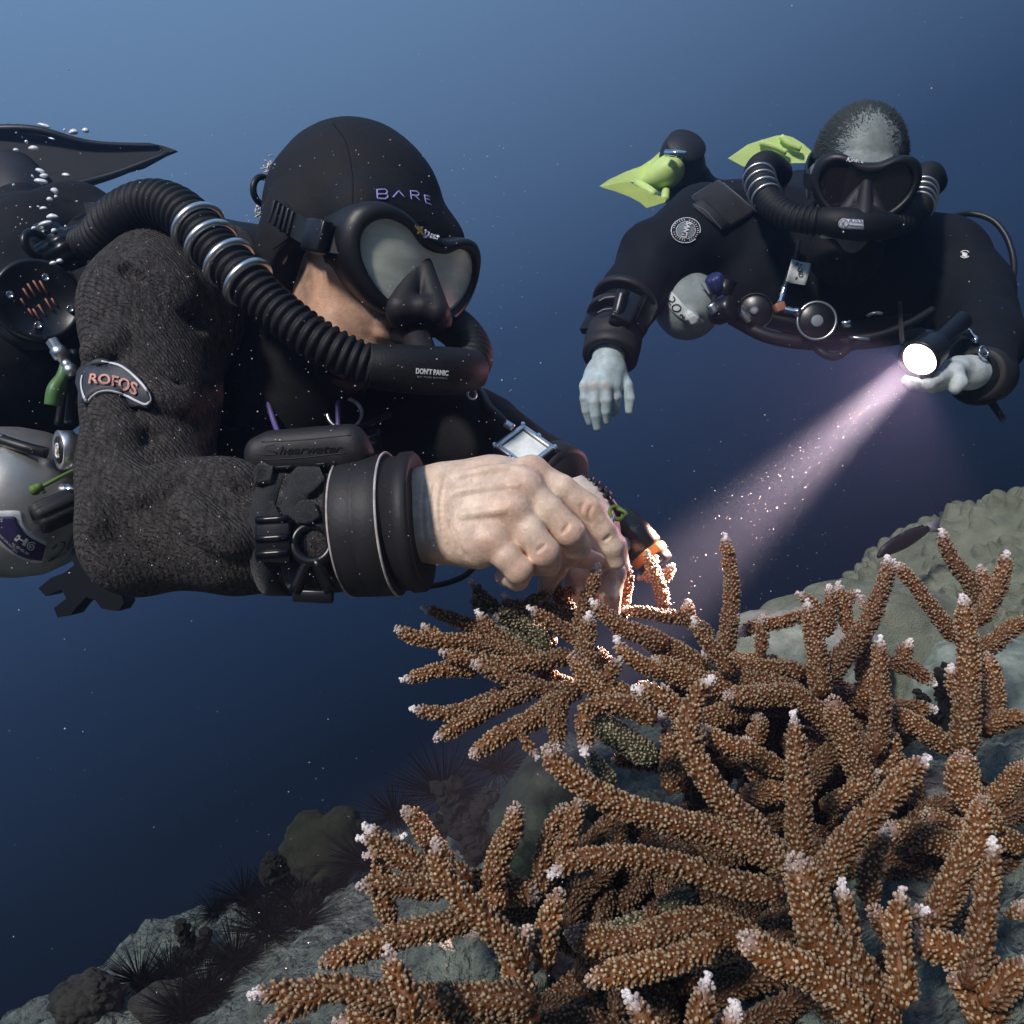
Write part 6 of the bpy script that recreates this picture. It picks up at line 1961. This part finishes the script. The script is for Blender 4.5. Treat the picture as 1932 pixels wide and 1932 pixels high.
tapeq = crom(np.array([tp[0], tp[0] * .6 + tp[1] * .4 + np.array([0, .004, 0]), tp[1]]), 8), crom(np.array([tp[3], tp[3] * .6 + tp[2] * .4 + np.array([0, .004, 0]), tp[2]]), 8)
tV = np.vstack([tapeq[0], tapeq[1], tapeq[0] + np.array([0, .0015, 0]), tapeq[1] + np.array([0, .0015, 0])])
tF = [[i, i + 1, 8 + i + 1, 8 + i] for i in range(7)] + [[16 + i, 24 + i, 24 + i + 1, 16 + i + 1] for i in range(7)] + [[0, 8, 24, 16], [7, 23, 31, 15]] + [[i, 16 + i, 16 + i + 1, i + 1] for i in range(7)] + [[8 + i, 8 + i + 1, 24 + i + 1, 24 + i] for i in range(7)]
obj('tape_flag', (tV, tF), MATS['white_tape'], rg_t)
tvb = bvh((tV, tF))
Zt = lambda x, y: (1268.6 + .16415 * x, 475.7 + .16415 * y)
obj('handwriting', join(lay_line(tvb, [Zt(1465, 180), Zt(1440, 215), Zt(1500, 235)], 2.0, .0012, 8, 1.6, .3, straight=True), lay_line(tvb, [Zt(1500, 195), Zt(1450, 250)], 2.0, .0012, 5, 1.6, .3), lay_line(tvb, circ(*Zt(1478, 268), 4.0, 3.0), 1.8, .0012, 16, 1.6, .3),
                        lay_line(tvb, [Zt(1440, 290), Zt(1415, 295), Zt(1435, 305), Zt(1410, 315)], 1.8, .0012, 10, 1.6, .3), lay_line(tvb, circ(*Zt(1435, 137), 2.2, 2.2), 1.6, .0012, 12, 1.6, .3), lay_line(tvb, circ(*Zt(1482, 150), 1.8, 1.6, 90, 360), 1.4, .0012, 12, 1.6, .3)), MATS['ink'], rg_t)
obj('knob', lathe([(0, .006), (.004, .0075), (.014, .0075), (.016, .005)], P(1588, 612, 1.59), (.9, -.4, .1), 20), MATS['chrome'], rg_t)
rg2_t = thing('regulator', 'second black regulator half hidden left of the rimmed one', 'regulator', P(1420, 590, 1.65))
pr2 = P(1424, 588, 1.66)
obj('body', lathe([(-.03, .022), (-.026, .030), (-.006, .033), (0, .032), (.004, .027), (.0045, .001)], pr2, (-.3, -.9, -.1), 40), MATS['plastic'], rg2_t)
obj('rim', torus(pr2, (-.3, -.9, -.1), .0335, .0013, 50, 8), MATS['rubber'], rg2_t)
obj('emblem', lathe([(.0046, .009), (.0052, .001)], pr2, (-.3, -.9, -.1), 24), MATS['grey_print'], rg2_t)
# harness with hoses hanging across the belly
hr2 = thing('harness', 'black harness and looped hoses across the belly of the far diver', 'harness', P(1600, 640, 1.68))
obj('hose', tube([P(1380, 600, 1.68), P(1450, 635, 1.66), P(1540, 648, 1.65), P(1640, 645, 1.65), P(1740, 630, 1.66)], .013, 40, 14), MATS['rubber'], hr2)
obj('hose', tube([P(1530, 645, 1.63), P(1555, 668, 1.62), P(1580, 672, 1.62), P(1605, 655, 1.63), P(1640, 645, 1.64)], .0075, 30, 12), MATS['rubber'], hr2)
obj('hose', tube([P(1600, 640, 1.64), P(1660, 632, 1.63), P(1720, 608, 1.63), P(1760, 585, 1.64)], .008, 30, 12), MATS['rubber'], hr2)
obj('strap', tube([P(1698, 570, 1.64), P(1700, 620, 1.62), P(1703, 650, 1.6)], .004, 10, 8), MATS['webbing'], hr2)
obj('strap', tube([P(1457, 628, 1.66), P(1462, 642, 1.65), P(1475, 648, 1.65), P(1490, 640, 1.65)], .0022, 14, 8), MATS['rubber'], hr2)
obj('band', join(*[lay_grid(s2b, a, b, 14, 5, .005, .004, 1.75) for a, b in (([(1370, 560), (1480, 598), (1600, 604), (1720, 590)], [(1372, 585), (1480, 618), (1600, 624), (1720, 612)]),)]), MATS['webbing'], hr2)
obj('clip', join(tube([P(1636, 596, 1.62), P(1650, 590, 1.61), P(1665, 592, 1.61)], .003, 8, 8), tube([P(1600, 636, 1.61), P(1620, 638, 1.60), P(1640, 640, 1.60)], .003, 8, 8)), MATS['steel'], hr2)
bz_ = [P(1812, 609, 1.50), P(1822, 614, 1.485), P(1829, 625, 1.48)]
obj('bolt_snap', join(tube(bz_, .0034, 10, 8), lathe([(0, .003), (.004, .0045), (.008, .003), (.022, .0042), (.034, .0062), (.044, .0036)], P(1829, 624, 1.48), unit(P(1852, 660, 1.42) - P(1829, 624, 1.48)), 14)), MATS['chrome'], hr2)
obj('bolt_eye', torus(P(1856, 664, 1.41), (.3, -.9, .2), .0085, .0026, 24, 8), MATS['chrome'], hr2)
obj('strap_tail', plate([P(1848, 742, 1.47), P(1862, 738, 1.47), P(1880, 760, 1.47), P(1898, 790, 1.48), P(1889, 797, 1.48), P(1872, 772, 1.47), P(1858, 754, 1.47)], .004, (0, 1, .2)), MATS['webbing'], hr2, smooth=False)
obj('hose', tube([P(1795, 408, 1.78), P(1830, 403, 1.78), P(1870, 414, 1.76), P(1898, 445, 1.74), P(1912, 490, 1.72), P(1910, 530, 1.70), P(1895, 560, 1.68), P(1880, 580, 1.66)], .0060, 50, 12), MATS['rubber'], hr2)
for u0, v0, u1, v1 in ((1885, 655, 1912, 628), (1880, 680, 1915, 655), (1868, 620, 1890, 660)):
    obj('webbing_loop', tube([P(u0, v0, 1.51), P((u0 + u1) / 2 + 3, (v0 + v1) / 2, 1.50), P(u1, v1, 1.51)], .0032, 10, 8), MATS['webbing'], hr2)
# gear on the hanging forearm
wr2 = thing('wrist_gauge', 'black boxy gauge strapped to the hanging forearm of the far diver', 'gauge', P(1165, 585, 1.62))
wa = unit(P(1150, 640, 1.64) - P(1182, 570, 1.69))
wsd = unit(np.cross(wa, (0, -1, .1)))
wn = np.cross(wsd, wa)
wc = P(1163, 588, 1.625)
obj('case', rbox(P(1180, 585, 1.61), wsd, wa, wn, .020, .036, .014, .005, 3), MATS['plastic'], wr2)
obj('side_plate', rbox(P(1213, 593, 1.64), unit(wsd + wn * .9), wa, unit(wn - wsd * .9), .020, .040, .010, .004, 3), MATS['plastic'], wr2)
obj('side_plate', rbox(P(1122, 600, 1.66), unit(wsd - wn * .8), wa, unit(wn + wsd * .8), .018, .036, .008, .004, 3), MATS['plastic'], wr2)
obj('screen_strip', tube([P(1176, 550, 1.60), P(1166, 590, 1.595), P(1160, 612, 1.60)], .012, 8, 16), MATS['plastic'], wr2)
obj('strap', join(lathe([(-.006, .0585), (-.006, .063), (.006, .062), (.006, .057)], P(1178, 572, 1.685), wa, 48), lathe([(-.006, .0555), (-.006, .060), (.006, .059), (.006, .055)], P(1164, 604, 1.665), wa, 48)), MATS['rubber_matte'], wr2)
obj('cord', join(tube([P(1130, 568, 1.62), P(1142, 562, 1.61), P(1160, 560, 1.60)], .0014, 10, 6), tube([P(1128, 590, 1.61), P(1140, 584, 1.60), P(1156, 582, 1.60)], .0014, 10, 6)), MATS['grey_print'], wr2)

# the lit torch and its beam
tq = thing('dive_torch', 'lit dive torch glowing white in the hand of the far diver', 'torch', P(1740, 680, 1.52))
T0 = P(1735, 678, 1.37)
TD = unit(P(1256, 1122, 1.02) - T0)
obj('head', lathe([(-.16, .012), (-.155, .017), (-.06, .018), (-.055, .023), (-.04, .028), (-.004, .0305), (.006, .0315), (.007, .0280), (-.006, .0265)], T0, TD, 56), MATS['plastic'], tq)
obj('lens', lathe([(-.004, .0262), (-.002, .0262), (-.001, .024), (0, .001)], T0, TD, 48), MATS['torch_glass'], tq)
for nm, pw, ang, bl, colr in (('torch_beam', 2300, 11.5, .65, (1, .57, .47)), ('torch_spill', 7, 66, .15, (1, .48, .58))):
    ld = bpy.data.lights.new(nm, 'SPOT')
    ld.energy = pw
    ld.spot_size = math.radians(ang)
    ld.spot_blend = bl
    ld.color = colr
    ld.shadow_soft_size = .022 if nm == 'torch_beam' else .015
    lo_ = bpy.data.objects.new(nm, ld)
    COL.objects.link(lo_)
    lo_.parent = tq
    lo_.matrix_parent_inverse = Matrix.Translation(Vector(WLOC[tq.name])).inverted()
    lo_.location = T0 + TD * .014
    lo_.rotation_euler = Vector(TD).to_track_quat('-Z', 'Y').to_euler()
